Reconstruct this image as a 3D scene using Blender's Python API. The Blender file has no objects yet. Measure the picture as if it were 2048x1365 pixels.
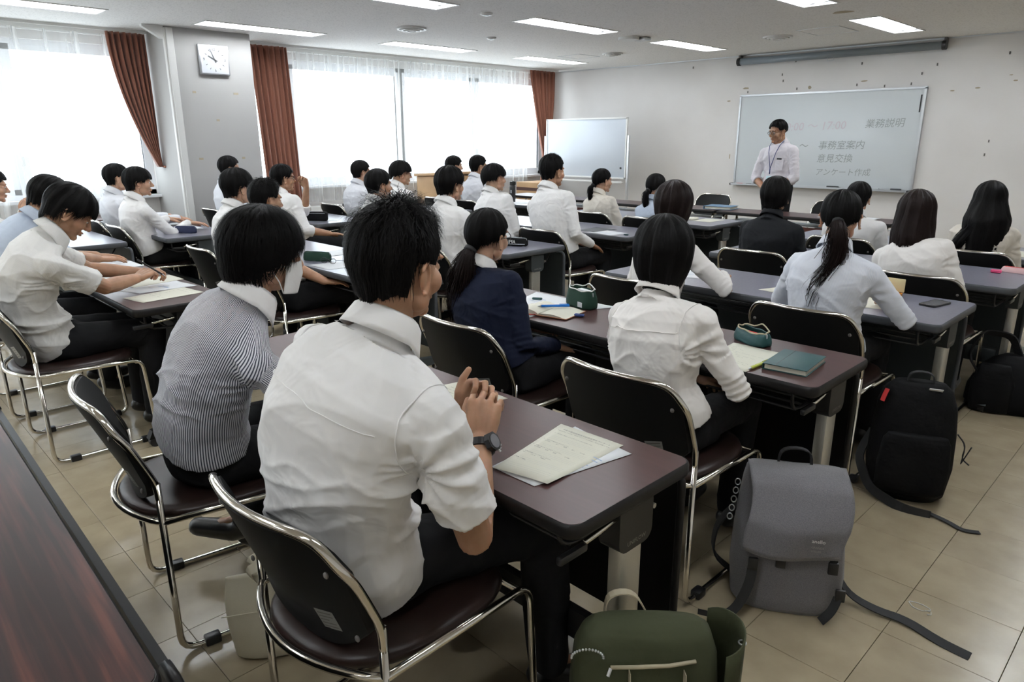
import bpy, bmesh, math, random
import numpy as np
from mathutils import Vector, Matrix
random.seed(7); rng = np.random.default_rng(7)
scene = bpy.context.scene
COL = scene.collection
PI = math.pi
def rad(a): return a * PI / 180.0

# ------------------------------------------------------------------ camera, sky, exposure
CAM_H = 1.463
_pitch, _roll, _yaw, _f = 0.281025, -0.0027855, 0.792942, 1404.56
_fw = Vector((-math.sin(_yaw) * math.cos(_pitch), math.cos(_yaw) * math.cos(_pitch), -math.sin(_pitch)))
_rt = Vector((math.cos(_yaw), math.sin(_yaw), 0)); _up = _rt.cross(_fw)
_r2 = _rt * math.cos(_roll) + _up * math.sin(_roll); _u2 = -_rt * math.sin(_roll) + _up * math.cos(_roll)
cam_d = bpy.data.cameras.new('camera'); cam = bpy.data.objects.new('camera', cam_d); COL.objects.link(cam)
cam.matrix_world = Matrix(((_r2.x, _u2.x, -_fw.x, 0), (_r2.y, _u2.y, -_fw.y, 0), (_r2.z, _u2.z, -_fw.z, CAM_H), (0, 0, 0, 1)))
cam_d.sensor_width = 36.0; cam_d.lens = 36.0 * _f / 2048.0; cam_d.clip_start = 0.02; cam_d.clip_end = 200
scene.camera = cam

world = bpy.data.worlds.new('overcast_sky'); scene.world = world; world.use_nodes = True
bg = world.node_tree.nodes['Background']; bg.inputs[0].default_value = (0.88, 0.94, 1.0, 1); bg.inputs[1].default_value = 3.6
scene.view_settings.view_transform = 'Standard'; scene.view_settings.look = 'None'
scene.view_settings.gamma = 1.0; scene.view_settings.use_curve_mapping = False
scene.view_settings.exposure = 0.72
cy = scene.cycles
cy.max_bounces = 9; cy.diffuse_bounces = 5; cy.glossy_bounces = 4; cy.transmission_bounces = 6; cy.transparent_max_bounces = 16
cy.sample_clamp_indirect = 6.0; cy.caustics_reflective = False; cy.caustics_refractive = False; cy.use_denoising = True
TUBE_STRENGTH = 22.0
# daylight portals in the two window openings (they only guide sampling of the sky)
def portal(y0, y1, z0, z1):
    l = bpy.data.lights.new('window_portal', 'AREA'); l.shape = 'RECTANGLE'; l.size = y1 - y0; l.size_y = z1 - z0
    l.cycles.is_portal = True
    o = bpy.data.objects.new('window_portal', l); COL.objects.link(o)
    o.location = (-8.93, (y0 + y1) / 2, (z0 + z1) / 2)
    o.rotation_euler = (rad(90), 0, rad(-90))
portal(-6.4, 2.95, 0.86, 2.45); portal(3.75, 9.5, 0.86, 2.45)

# ------------------------------------------------------------------ materials
def mat(name, col, rough=0.5, metal=0.0, spec=0.5, **k):
    m = bpy.data.materials.new(name); m.use_nodes = True
    b = m.node_tree.nodes['Principled BSDF']
    b.inputs['Base Color'].default_value = (*col, 1); b.inputs['Roughness'].default_value = rough
    b.inputs['Metallic'].default_value = metal; b.inputs['Specular IOR Level'].default_value = spec
    if 'coat' in k: b.inputs['Coat Weight'].default_value = k['coat']; b.inputs['Coat Roughness'].default_value = k.get('coat_rough', .1)
    if 'sheen' in k: b.inputs['Sheen Weight'].default_value = k['sheen']
    if 'sss' in k:
        b.inputs['Subsurface Weight'].default_value = k['sss']; b.inputs['Subsurface Radius'].default_value = (.012, .005, .003); b.inputs['Subsurface Scale'].default_value = 1.0
    return m
def N(m, t, **k):
    n = m.node_tree.nodes.new(t)
    for a, v in k.items(): setattr(n, a, v)
    return n
def L(m, a, b): m.node_tree.links.new(a, b)
def BS(m): return m.node_tree.nodes['Principled BSDF']
def add_bump(m, scale=200, strength=.1, dist=.001, kind='noise', coord='Object', detail=3, vscale=None):
    tc = N(m, 'ShaderNodeTexCoord'); mp = N(m, 'ShaderNodeMapping'); L(m, tc.outputs[coord], mp.inputs[0])
    if vscale: mp.inputs['Scale'].default_value = vscale
    t = N(m, 'ShaderNodeTexNoise'); t.inputs['Scale'].default_value = scale; t.inputs['Detail'].default_value = detail
    L(m, mp.outputs[0], t.inputs['Vector'])
    bp = N(m, 'ShaderNodeBump'); bp.inputs['Strength'].default_value = strength; bp.inputs['Distance'].default_value = dist
    L(m, t.outputs['Fac'], bp.inputs['Height']); L(m, bp.outputs[0], BS(m).inputs['Normal'])
    return t
def add_mottle(m, c1, c2, scale=5, detail=6, vscale=None, lo=.35, hi=.65, coord='Object'):
    tc = N(m, 'ShaderNodeTexCoord'); mp = N(m, 'ShaderNodeMapping'); L(m, tc.outputs[coord], mp.inputs[0])
    if vscale: mp.inputs['Scale'].default_value = vscale
    t = N(m, 'ShaderNodeTexNoise'); t.inputs['Scale'].default_value = scale; t.inputs['Detail'].default_value = detail
    L(m, mp.outputs[0], t.inputs['Vector'])
    r = N(m, 'ShaderNodeValToRGB'); r.color_ramp.elements[0].position = lo; r.color_ramp.elements[1].position = hi
    r.color_ramp.elements[0].color = (*c1, 1); r.color_ramp.elements[1].color = (*c2, 1)
    L(m, t.outputs['Fac'], r.inputs[0]); L(m, r.outputs[0], BS(m).inputs['Base Color'])
    return r

M = {}
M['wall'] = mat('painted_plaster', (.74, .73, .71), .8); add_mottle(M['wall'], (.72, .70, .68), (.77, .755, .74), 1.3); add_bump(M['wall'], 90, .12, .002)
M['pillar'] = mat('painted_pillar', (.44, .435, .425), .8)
M['ceiling'] = mat('speckled_ceiling_board', (.62, .61, .59), .9); add_mottle(M['ceiling'], (.66, .65, .63), (.80, .79, .77), 70, 3, lo=.36, hi=.46); add_bump(M['ceiling'], 120, .25, .002)
M['tile'] = mat('vinyl_floor_tile', (.42, .36, .27), .22, spec=.4)
def tile_mat(m):
    tc = N(m, 'ShaderNodeTexCoord'); oi = N(m, 'ShaderNodeObjectInfo')
    t = N(m, 'ShaderNodeTexNoise'); t.inputs['Scale'].default_value = 9; t.inputs['Detail'].default_value = 8
    add = N(m, 'ShaderNodeVectorMath'); L(m, tc.outputs['Object'], add.inputs[0]); L(m, oi.outputs['Location'], add.inputs[1]); L(m, add.outputs[0], t.inputs['Vector'])
    r = N(m, 'ShaderNodeValToRGB'); r.color_ramp.elements[0].position = .3; r.color_ramp.elements[1].position = .7
    r.color_ramp.elements[0].color = (.30, .245, .162, 1); r.color_ramp.elements[1].color = (.365, .305, .205, 1)
    L(m, t.outputs['Fac'], r.inputs[0])
    hsv = N(m, 'ShaderNodeHueSaturation'); mr = N(m, 'ShaderNodeMapRange'); mr.inputs[3].default_value = .96; mr.inputs[4].default_value = 1.04
    L(m, oi.outputs['Random'], mr.inputs[0]); L(m, mr.outputs[0], hsv.inputs['Value']); L(m, r.outputs[0], hsv.inputs['Color']); L(m, hsv.outputs[0], BS(m).inputs['Base Color'])
    t2 = N(m, 'ShaderNodeTexNoise'); t2.inputs['Scale'].default_value = 3; t2.inputs['Detail'].default_value = 5; L(m, add.outputs[0], t2.inputs['Vector'])
    r2 = N(m, 'ShaderNodeMapRange'); r2.inputs[3].default_value = .20; r2.inputs[4].default_value = .27; L(m, t2.outputs['Fac'], r2.inputs[0]); L(m, r2.outputs[0], BS(m).inputs['Roughness'])
    t3 = N(m, 'ShaderNodeTexNoise'); t3.inputs['Scale'].default_value = 14; L(m, add.outputs[0], t3.inputs['Vector'])
    bp = N(m, 'ShaderNodeBump'); bp.inputs['Strength'].default_value = .06; bp.inputs['Distance'].default_value = .004; L(m, t3.outputs['Fac'], bp.inputs['Height']); L(m, bp.outputs[0], BS(m).inputs['Normal'])
tile_mat(M['tile'])
M['grout'] = mat('floor_slab', (.12, .10, .08), .8)
M['white_frame'] = mat('white_window_frame', (.85, .87, .90), .4)
M['alu'] = mat('aluminium', (.62, .64, .66), .35, .9)
M['chrome'] = mat('chrome_tube', (.72, .69, .63), .12, 1.0)
M['steelcol'] = mat('brushed_steel_column', (.62, .60, .54), .38, .85); add_bump(M['steelcol'], 260, .5, .001)
M['plastic_black'] = mat('black_plastic', (.012, .012, .013), .35)
M['back_black'] = mat('black_backrest_shell', (.007, .007, .007), .5, spec=.18)
M['seat_brown'] = mat('dark_brown_vinyl_seat', (.022, .012, .010), .36, spec=.3); add_bump(M['seat_brown'], 400, .15, .0006)
M['sticker'] = mat('grey_sticker', (.28, .28, .26), .5)
M['panel_black'] = mat('black_modesty_panel', (.007, .0065, .0065), .45, spec=.2)
M['panel_gray'] = mat('grey_green_steel', (.045, .052, .054), .5, spec=.3)
M['edge_black'] = mat('black_edge_band', (.012, .011, .011), .4, spec=.25)
M['edge_gray'] = mat('grey_edge_band', (.065, .07, .078), .5, spec=.3)
def wood(name, a, b, c, rough, sc=1.0, fig=.10):
    m = mat(name, b, rough, spec=.26)
    tc = N(m, 'ShaderNodeTexCoord'); mp = N(m, 'ShaderNodeMapping'); mp.inputs['Scale'].default_value = (.55 * sc, 6 * sc, 3); L(m, tc.outputs['Object'], mp.inputs[0])
    n1 = N(m, 'ShaderNodeTexNoise'); n1.inputs['Scale'].default_value = 1.6; n1.inputs['Detail'].default_value = 3; n1.inputs['Distortion'].default_value = .6; L(m, mp.outputs[0], n1.inputs['Vector'])
    w = N(m, 'ShaderNodeMath', operation='MULTIPLY'); w.inputs[1].default_value = 22; L(m, n1.outputs['Fac'], w.inputs[0])
    s = N(m, 'ShaderNodeMath', operation='SINE'); L(m, w.outputs[0], s.inputs[0])
    mp2 = N(m, 'ShaderNodeMapping'); mp2.inputs['Scale'].default_value = (2.2, 60, 20); L(m, tc.outputs['Object'], mp2.inputs[0])
    n2 = N(m, 'ShaderNodeTexNoise'); n2.inputs['Scale'].default_value = 1.2; n2.inputs['Detail'].default_value = 3; L(m, mp2.outputs[0], n2.inputs['Vector'])
    ma = N(m, 'ShaderNodeMath', operation='MULTIPLY_ADD'); ma.inputs[1].default_value = fig; L(m, s.outputs[0], ma.inputs[0]); L(m, n2.outputs['Fac'], ma.inputs[2])
    r = N(m, 'ShaderNodeValToRGB'); e = r.color_ramp.elements; e[0].position = .28; e[0].color = (*a, 1); e[1].position = .72; e[1].color = (*c, 1)
    e2 = e.new(.5); e2.color = (*b, 1); L(m, ma.outputs[0], r.inputs[0]); L(m, r.outputs[0], BS(m).inputs['Base Color'])
    bp = N(m, 'ShaderNodeBump'); bp.inputs['Strength'].default_value = .02; bp.inputs['Distance'].default_value = .0001; L(m, n2.outputs['Fac'], bp.inputs['Height'])
    if fig > .15: L(m, bp.outputs[0], BS(m).inputs['Normal'])
    return m
M['rosewood'] = wood('rosewood_laminate', (.018, .007, .006), (.042, .013, .010), (.085, .026, .017), .34, .9, .20)
M['walnut'] = wood('dark_walnut_laminate', (.056, .0275, .0255), (.061, .0295, .0275), (.068, .032, .0295), .32, 1.5, .10)
M['gray_top'] = mat('grey_laminate', (.17, .17, .21), .28, spec=.35); add_mottle(M['gray_top'], (.16, .16, .20), (.185, .185, .225), 60, 3)
M['brown_panel'] = wood('front_table_panel', (.035, .012, .010), (.06, .02, .016), (.08, .028, .02), .4, 1.0)
M['glass'] = mat('window_glass', (1, 1, 1), .0)
def thin_glass(m):
    nt = m.node_tree; t = N(m, 'ShaderNodeBsdfTransparent'); g = N(m, 'ShaderNodeBsdfGlossy'); g.inputs['Roughness'].default_value = .02
    t.inputs[0].default_value = (.95, .97, .97, 1)
    lw = N(m, 'ShaderNodeLayerWeight'); lw.inputs[0].default_value = .5; pw = N(m, 'ShaderNodeMath', operation='POWER'); pw.inputs[1].default_value = 4.0; L(m, lw.outputs['Facing'], pw.inputs[0])
    fr = N(m, 'ShaderNodeMath', operation='MULTIPLY_ADD'); fr.inputs[1].default_value = .5; fr.inputs[2].default_value = .03; L(m, pw.outputs[0], fr.inputs[0]); mx = N(m, 'ShaderNodeMixShader')
    L(m, fr.outputs[0], mx.inputs[0]); L(m, t.outputs[0], mx.inputs[1]); L(m, g.outputs[0], mx.inputs[2]); L(m, mx.outputs[0], nt.nodes['Material Output'].inputs[0])
thin_glass(M['glass'])
M['sheer'] = mat('sheer_curtain', (1, 1, 1), 1)
def sheer(m):
    t = N(m, 'ShaderNodeBsdfTransparent'); t.inputs[0].default_value = (.97, .98, 1, 1)
    tr = N(m, 'ShaderNodeBsdfTranslucent'); tr.inputs[0].default_value = (.90, .90, .88, 1)
    d = N(m, 'ShaderNodeBsdfDiffuse'); d.inputs[0].default_value = (.85, .84, .82, 1)
    m1 = N(m, 'ShaderNodeMixShader'); m1.inputs[0].default_value = .4; L(m, tr.outputs[0], m1.inputs[1]); L(m, d.outputs[0], m1.inputs[2])
    lw = N(m, 'ShaderNodeLayerWeight'); lw.inputs[0].default_value = .5
    mr = N(m, 'ShaderNodeMapRange'); mr.inputs[3].default_value = .20; mr.inputs[4].default_value = .92; L(m, lw.outputs['Facing'], mr.inputs[0])
    m2 = N(m, 'ShaderNodeMixShader'); L(m, mr.outputs[0], m2.inputs[0]); L(m, t.outputs[0], m2.inputs[1]); L(m, m1.outputs[0], m2.inputs[2])
    L(m, m2.outputs[0], m.node_tree.nodes['Material Output'].inputs[0])
sheer(M['sheer'])
M['drape'] = mat('brown_drape', (.24, .090, .054), .85, sheen=.3)
M['board'] = mat('whiteboard_enamel', (.60, .64, .66), .16, spec=.5)
M['board2'] = mat('mobile_whiteboard_enamel', (.56, .61, .67), .22, spec=.5)
M['screen_gray'] = mat('screen_housing', (.20, .23, .25), .4)
M['ink'] = mat('marker_ink', (.30, .33, .33), .6); M['ink_red'] = mat('faded_red_marker', (.55, .50, .54), .6)
M['print'] = mat('print_ink', (.10, .10, .10), .7); M['print_faint'] = mat('faint_print', (.42, .43, .42), .7)
M['print_blue'] = mat('pale_blue_print', (.35, .45, .62), .7)
M['paper'] = mat('cream_paper', (.66, .65, .55), .7); M['paper_w'] = mat('white_paper', (.72, .74, .76), .6)
M['white'] = mat('white_plastic', (.72, .72, .70), .4)
M['clock_face'] = mat('clock_face', (.58, .60, .64), .4)
M['tube'] = mat('lit_fluorescent_tube', (1, 1, 1), .5)
BS(M['tube']).inputs['Emission Color'].default_value = (.93, .97, 1, 1); BS(M['tube']).inputs['Emission Strength'].default_value = TUBE_STRENGTH
M['reflector'] = mat('white_enamel_reflector', (.85, .86, .88), .3)
M['cardboard'] = mat('tan_board', (.42, .26, .13), .7); add_mottle(M['cardboard'], (.38, .235, .12), (.46, .29, .15), 3)
M['tape_brown'] = mat('dark_brown_tape', (.07, .03, .025), .4)
# people
M['skin'] = mat('skin', (.50, .30, .20), .5, sss=.25); add_bump(M['skin'], 160, .12, .0012)
add_mottle(M['skin'], (.44, .255, .165), (.53, .32, .22), 18, 4)
M['skin_tan'] = mat('tanned_skin', (.36, .195, .115), .5, sss=.25); add_mottle(M['skin_tan'], (.33, .175, .10), (.42, .235, .145), 18, 4)
M['hair'] = mat('black_hair', (.0035, .003, .003), .55, spec=.10); M['hair_brown'] = mat('dark_brown_hair', (.009, .0042, .0035), .52, spec=.14)
def cloth(name, col, fold=.35, rough=.85, sheen=.15):
    m = mat(name, col, rough, spec=.2, sheen=sheen)
    tc = N(m, 'ShaderNodeTexCoord')
    n1 = N(m, 'ShaderNodeTexNoise'); n1.inputs['Scale'].default_value = 9; n1.inputs['Detail'].default_value = 2; n1.inputs['Distortion'].default_value = 1.2; L(m, tc.outputs['Object'], n1.inputs['Vector'])
    b1 = N(m, 'ShaderNodeBump'); b1.inputs['Strength'].default_value = fold; b1.inputs['Distance'].default_value = .03; L(m, n1.outputs['Fac'], b1.inputs['Height'])
    n2 = N(m, 'ShaderNodeTexNoise'); n2.inputs['Scale'].default_value = 900; L(m, tc.outputs['Object'], n2.inputs['Vector'])
    b2 = N(m, 'ShaderNodeBump'); b2.inputs['Strength'].default_value = .15; b2.inputs['Distance'].default_value = .0005; L(m, n2.outputs['Fac'], b2.inputs['Height']); L(m, b1.outputs[0], b2.inputs['Normal'])
    L(m, b2.outputs[0], BS(m).inputs['Normal'])
    return m
M['shirt'] = cloth('white_shirt_cotton', (.84, .83, .82)); M['shirt_cool'] = cloth('cool_white_shirt', (.74, .75, .79)); M['shirt_cream'] = cloth('cream_blouse', (.74, .69, .61))
M['shirt_blue'] = cloth('pale_blue_shirt', (.50, .57, .68)); M['blouse'] = cloth('white_blouse', (.86, .83, .80)); M['navy'] = cloth('navy_jumper', (.006, .009, .024), .3, sheen=0); M['suit'] = cloth('black_suit', (.010, .011, .013), .2, sheen=0)
M['pink_shirt'] = cloth('pale_pink_shirt', (.72, .69, .73)); M['trouser'] = cloth('black_trousers', (.010, .010, .011), .3, sheen=.0); M['shoe'] = mat('black_shoe', (.008, .008, .008), .35)
def striped(name, base, stripe, pitch, duty):
    m = cloth(name, base, .35)
    a = N(m, 'ShaderNodeAttribute'); a.attribute_name = 'stripe'
    mu = N(m, 'ShaderNodeMath', operation='MULTIPLY'); mu.inputs[1].default_value = 1.0 / pitch; L(m, a.outputs['Fac'], mu.inputs[0])
    fr = N(m, 'ShaderNodeMath', operation='FRACT'); L(m, mu.outputs[0], fr.inputs[0])
    r = N(m, 'ShaderNodeValToRGB'); e = r.color_ramp.elements; e[0].position = duty - .06; e[0].color = (*stripe, 1); e[1].position = duty + .06; e[1].color = (*base, 1)
    L(m, fr.outputs[0], r.inputs[0]); L(m, r.outputs[0], BS(m).inputs['Base Color'])
    return m
M['stripe'] = striped('navy_striped_shirt', (.74, .74, .78), (.045, .05, .075), .0054, .45)
M['faint_stripe'] = striped('faintly_striped_blouse', (.78, .80, .86), (.66, .70, .79), .0040, .4)
M['fine_stripe'] = striped('fine_striped_shirt', (.82, .81, .78), (.75, .745, .73), .0040, .4)
M['mask'] = cloth('white_face_mask', (.75, .75, .74), .2); M['lens'] = M['glass']
M['eye'] = mat('eye_dark', (.01, .008, .008), .15); M['eyewhite'] = mat('eye_white', (.6, .58, .56), .3); M['lip'] = mat('lip', (.33, .16, .12), .45)
# things
M['canvas'] = mat('cream_canvas', (.56, .52, .40), .9); add_bump(M['canvas'], 300, .3, .001)
M['gray_cloth'] = mat('grey_melange_cloth', (.16, .155, .165), .9, sheen=.2); add_mottle(M['gray_cloth'], (.13, .125, .135), (.185, .18, .19), 420, 2); add_bump(M['gray_cloth'], 500, .3, .001)
M['black_cloth'] = mat('black_nylon', (.0045, .0045, .005), .75, spec=.15); add_bump(M['black_cloth'], 25, .5, .01)
M['olive'] = mat('olive_canvas', (.040, .046, .018), .85); add_bump(M['olive'], 14, .5, .012)
M['strap_tan'] = mat('tan_webbing', (.42, .37, .26), .85); M['strap_black'] = mat('black_webbing', (.012, .012, .013), .7)
M['green_case'] = mat('green_pencil_case', (.006, .035, .02), .85); M['teal'] = mat('teal_leatherette', (.012, .060, .062), .45); add_bump(M['teal'], 250, .3, .001)
M['orange'] = mat('orange_plastic', (.75, .30, .03), .35); M['yellow_lid'] = mat('pale_yellow_lid', (.68, .58, .33), .4); M['yellow'] = mat('yellow_green_plastic', (.45, .50, .08), .35)
M['blue_pen'] = mat('blue_plastic', (.01, .14, .50), .25); M['red'] = mat('red_fabric', (.55, .03, .03), .6); M['pink'] = mat('hot_pink', (.80, .08, .22), .4); M['pale_pink'] = mat('pale_pink_cloth', (.72, .48, .48), .8)
M['phone'] = mat('phone_body', (.02, .02, .022), .25); M['phone_glass'] = mat('phone_screen', (.16, .16, .17), .08)
M['navy_case'] = mat('navy_pencil_case', (.012, .018, .06), .7); M['leather'] = mat('tan_cover', (.40, .18, .09), .5)
M['blue_binder'] = mat('blue_binder', (.06, .16, .28), .4); M['clear'] = mat('clear_bag', (.8, .82, .84), .2)
M['stain'] = mat('wall_stain', (.40, .34, .24), .8); M['screw'] = mat('old_screw', (.12, .11, .10), .5)
M['badge'] = mat('badge_card', (.55, .72, .78), .3); M['lanyard'] = mat('navy_lanyard', (.02, .04, .16), .6)

# ------------------------------------------------------------------ mesh building
class MB:
    def __init__(s): s.v = []; s.f = []; s.n = 0
    def add(s, v, f):
        v = np.asarray(v, float).reshape(-1, 3); o = s.n
        s.v.append(v); s.f.extend([tuple(i + o for i in q) for q in f]); s.n += len(v); return s
    def V(s): return np.concatenate(s.v) if s.v else np.zeros((0, 3))
    def xf(s, mtx):
        a = np.array(mtx); V = s.V() @ a[:3, :3].T + a[:3, 3]; s.v = [V]; return s
    def join(s, o): return s.add(o.V(), o.f)
def mesh_np(name, V, F, smooth=True):
    me = bpy.data.meshes.new(name)
    V = np.asarray(V, np.float32)
    me.vertices.add(len(V)); me.vertices.foreach_set('co', V.ravel())
    if isinstance(F, np.ndarray):
        k = F.shape[1]; me.loops.add(F.size); me.loops.foreach_set('vertex_index', F.astype(np.int32).ravel())
        me.polygons.add(len(F)); me.polygons.foreach_set('loop_start', (np.arange(len(F)) * k).astype(np.int32)); me.polygons.foreach_set('loop_total', np.full(len(F), k, np.int32))
    else:
        tot = np.array([len(q) for q in F], np.int32); idx = np.array([i for q in F for i in q], np.int32)
        me.loops.add(len(idx)); me.loops.foreach_set('vertex_index', idx)
        me.polygons.add(len(F)); st = np.concatenate([[0], np.cumsum(tot)[:-1]]).astype(np.int32) if len(F) else np.zeros(0, np.int32)
        me.polygons.foreach_set('loop_start', st); me.polygons.foreach_set('loop_total', tot)
    me.update(calc_edges=True)
    me.polygons.foreach_set('use_smooth', np.full(len(me.polygons), smooth))
    return me
def props(o, label=None, cat=None, group=None, kind=None):
    if label: o['label'] = label
    if cat: o['category'] = cat
    if group: o['group'] = group
    if kind: o['kind'] = kind
    return o
def obj(name, mb, m, parent=None, smooth=False, label=None, cat=None, group=None, kind=None, loc=None, auto=None):
    V = mb.V()
    if loc is not None: V = V - np.array(loc)
    me = mesh_np(name, V, mb.f, smooth)
    for mm in (m if isinstance(m, (list, tuple)) else [m]): me.materials.append(mm)
    o = bpy.data.objects.new(name, me); COL.objects.link(o)
    if loc is not None: o.location = loc
    if parent: o.parent = parent
    if auto:
        sharp_by_angle(me, auto)
    return props(o, label, cat, group, kind)
def sharp_by_angle(me, ang):
    bm = bmesh.new(); bm.from_mesh(me)
    for f in bm.faces: f.smooth = True
    for e in bm.edges:
        if len(e.link_faces) == 2 and e.calc_face_angle(0) > rad(ang): e.smooth = False
    bm.to_mesh(me); bm.free()
def empty(name, loc, rz=0, label=None, cat=None, group=None, kind=None, parent=None):
    o = bpy.data.objects.new(name, None); COL.objects.link(o); o.location = loc; o.rotation_euler = (0, 0, rz); o.empty_display_size = .1
    if parent: o.parent = parent
    return props(o, label, cat, group, kind)
def dup(root, loc, rz, label=None, group=None):
    r = root.copy(); COL.objects.link(r); r.location = loc; r.rotation_euler = (0, 0, rz)
    if label: r['label'] = label
    if group: r['group'] = group
    for ch in list(root.children):
        c = ch.copy(); COL.objects.link(c); c.parent = r
        for g in ch.children:
            d = g.copy(); COL.objects.link(d); d.parent = c
    return r
def box(mb, c, s, rot=None):
    x, y, z = s[0] / 2, s[1] / 2, s[2] / 2
    v = np.array([(-x, -y, -z), (x, -y, -z), (x, y, -z), (-x, y, -z), (-x, -y, z), (x, -y, z), (x, y, z), (-x, y, z)])
    if rot is not None: v = v @ np.array(rot).T
    return mb.add(v + np.array(c), [(0, 3, 2, 1), (4, 5, 6, 7), (0, 1, 5, 4), (1, 2, 6, 5), (2, 3, 7, 6), (3, 0, 4, 7)])
def box2(mb, x0, x1, y0, y1, z0, z1): return box(mb, ((x0 + x1) / 2, (y0 + y1) / 2, (z0 + z1) / 2), (x1 - x0, y1 - y0, z1 - z0))
def rbox(mb, c, s, r, seg=2, rot=None):
    bm = bmesh.new(); bmesh.ops.create_cube(bm, size=1.0)
    for v in bm.verts: v.co = Vector((v.co.x * s[0], v.co.y * s[1], v.co.z * s[2]))
    bmesh.ops.bevel(bm, geom=list(bm.edges), offset=min(r, min(s) * .49), segments=seg, affect='EDGES', profile=.5)
    v = np.array([p.co[:] for p in bm.verts]); bm.verts.index_update()
    f = [tuple(p.index for p in q.verts) for q in bm.faces]; bm.free()
    if rot is not None: v = v @ np.array(rot).T
    return mb.add(v + np.array(c), f)
def rotz(a): c, s = math.cos(a), math.sin(a); return np.array([[c, -s, 0], [s, c, 0], [0, 0, 1]])
def roty(a): c, s = math.cos(a), math.sin(a); return np.array([[c, 0, s], [0, 1, 0], [-s, 0, c]])
def rotx(a): c, s = math.cos(a), math.sin(a); return np.array([[1, 0, 0], [0, c, -s], [0, s, c]])
def nrm(a): a = np.asarray(a, float); return a / (np.linalg.norm(a) + 1e-12)
def frames(P, up=None):
    P = np.asarray(P, float); n = len(P); T = np.zeros_like(P)
    T[1:-1] = P[2:] - P[:-2]; T[0] = P[1] - P[0]; T[-1] = P[-1] - P[-2]
    T /= (np.linalg.norm(T, axis=1)[:, None] + 1e-12)
    u = np.array(up if up is not None else (0, 0, 1.0))
    if abs(T[0] @ u) > .95: u = np.array((1.0, 0, 0))
    A = np.zeros_like(P); a = nrm(np.cross(u, T[0]))
    for i in range(n):
        a = nrm(a - T[i] * (a @ T[i])); A[i] = a
    B = np.cross(T, A); return T, A, B
def tube(mb, P, r, n=8, closed=False, up=None, flat=1.0, caps=True):
    P = np.asarray(P, float); m = len(P); R = np.broadcast_to(np.asarray(r, float), (m,))
    if closed:
        Q = np.vstack([P[-1], P, P[0]]); T, A, B = frames(Q, up); A, B = A[1:-1], B[1:-1]
    else: T, A, B = frames(P, up)
    a = np.arange(n) * 2 * PI / n
    V = P[:, None] + R[:, None, None] * (A[:, None] * np.cos(a)[None, :, None] + flat * B[:, None] * np.sin(a)[None, :, None])
    F = []
    for i in range(m if closed else m - 1):
        j = (i + 1) % m
        for k in range(n): F.append((i * n + k, i * n + (k + 1) % n, j * n + (k + 1) % n, j * n + k))
    if not closed and caps: F.append(tuple(range(n - 1, -1, -1))); F.append(tuple((m - 1) * n + k for k in range(n)))
    return mb.add(V.reshape(-1, 3), F)
def roundpath(P, r, k=5, closed=False):
    P = [np.array(p, float) for p in P]; out = []; n = len(P)
    for i in range(n):
        if not closed and i in (0, n - 1): out.append(P[i]); continue
        a, b, c = P[i - 1], P[i], P[(i + 1) % n]
        d1 = min(r, np.linalg.norm(a - b) * .49); d2 = min(r, np.linalg.norm(c - b) * .49)
        p, q = b + nrm(a - b) * d1, b + nrm(c - b) * d2
        for t in np.linspace(0, 1, k): out.append((1 - t) ** 2 * p + 2 * t * (1 - t) * b + t * t * q)
    return np.array(out)
def loft(mb, rings, caps=True):
    rings = [np.asarray(r, float) for r in rings]; n = len(rings[0]); m = len(rings); F = []
    for i in range(m - 1):
        for k in range(n): F.append((i * n + k, i * n + (k + 1) % n, (i + 1) * n + (k + 1) % n, (i + 1) * n + k))
    if caps: F.append(tuple(range(n - 1, -1, -1))); F.append(tuple((m - 1) * n + k for k in range(n)))
    return mb.add(np.concatenate(rings), F)
def grid(mb, fn, nu, nv, closed_u=False):
    V = [fn(i / (nu if closed_u else nu - 1), j / (nv - 1)) for j in range(nv) for i in range(nu)]; F = []
    for j in range(nv - 1):
        for i in range(nu if closed_u else nu - 1): F.append((j * nu + i, j * nu + (i + 1) % nu, (j + 1) * nu + (i + 1) % nu, (j + 1) * nu + i))
    return mb.add(V, F)
def prism(mb, poly, d0, d1, o=(0, 0, 0), X=(1, 0, 0), Y=(0, 0, 1), Z=(0, 1, 0)):
    o, X, Y, Z = map(lambda a: np.array(a, float), (o, X, Y, Z)); n = len(poly)
    a = np.array([o + X * p[0] + Y * p[1] + Z * d0 for p in poly]); b = np.array([o + X * p[0] + Y * p[1] + Z * d1 for p in poly])
    F = [tuple(range(n - 1, -1, -1)), tuple(range(n, 2 * n))] + [(i, (i + 1) % n, n + (i + 1) % n, n + i) for i in range(n)]
    return mb.add(np.vstack([a, b]), F)
def rrect(w, h, r, k=5, corners=(1, 1, 1, 1)):
    out = []
    for (cx, cy_, a0, on) in ((w / 2, -h / 2, -90, corners[0]), (w / 2, h / 2, 0, corners[1]), (-w / 2, h / 2, 90, corners[2]), (-w / 2, -h / 2, 180, corners[3])):
        rr = r if on else 1e-4
        c = (cx - math.copysign(rr, cx), cy_ - math.copysign(rr, cy_))
        for t in np.linspace(0, 90, k if on else 1): a = rad(a0 + t); out.append((c[0] + rr * math.cos(a), c[1] + rr * math.sin(a)))
    return out
def ell(mb, c, r, rot=None, n=20, m=12):
    V = []; c = np.array(c, float)
    for j in range(m + 1):
        th = PI * j / m
        for i in range(n): a = 2 * PI * i / n; V.append((r[0] * math.sin(th) * math.cos(a), r[1] * math.sin(th) * math.sin(a), r[2] * math.cos(th)))
    V = np.array(V)
    if rot is not None: V = V @ np.array(rot).T
    F = [(j * n + i, (j + 1) * n + i, (j + 1) * n + (i + 1) % n, j * n + (i + 1) % n) for j in range(m) for i in range(n)]
    return mb.add(V + c, F)
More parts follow.
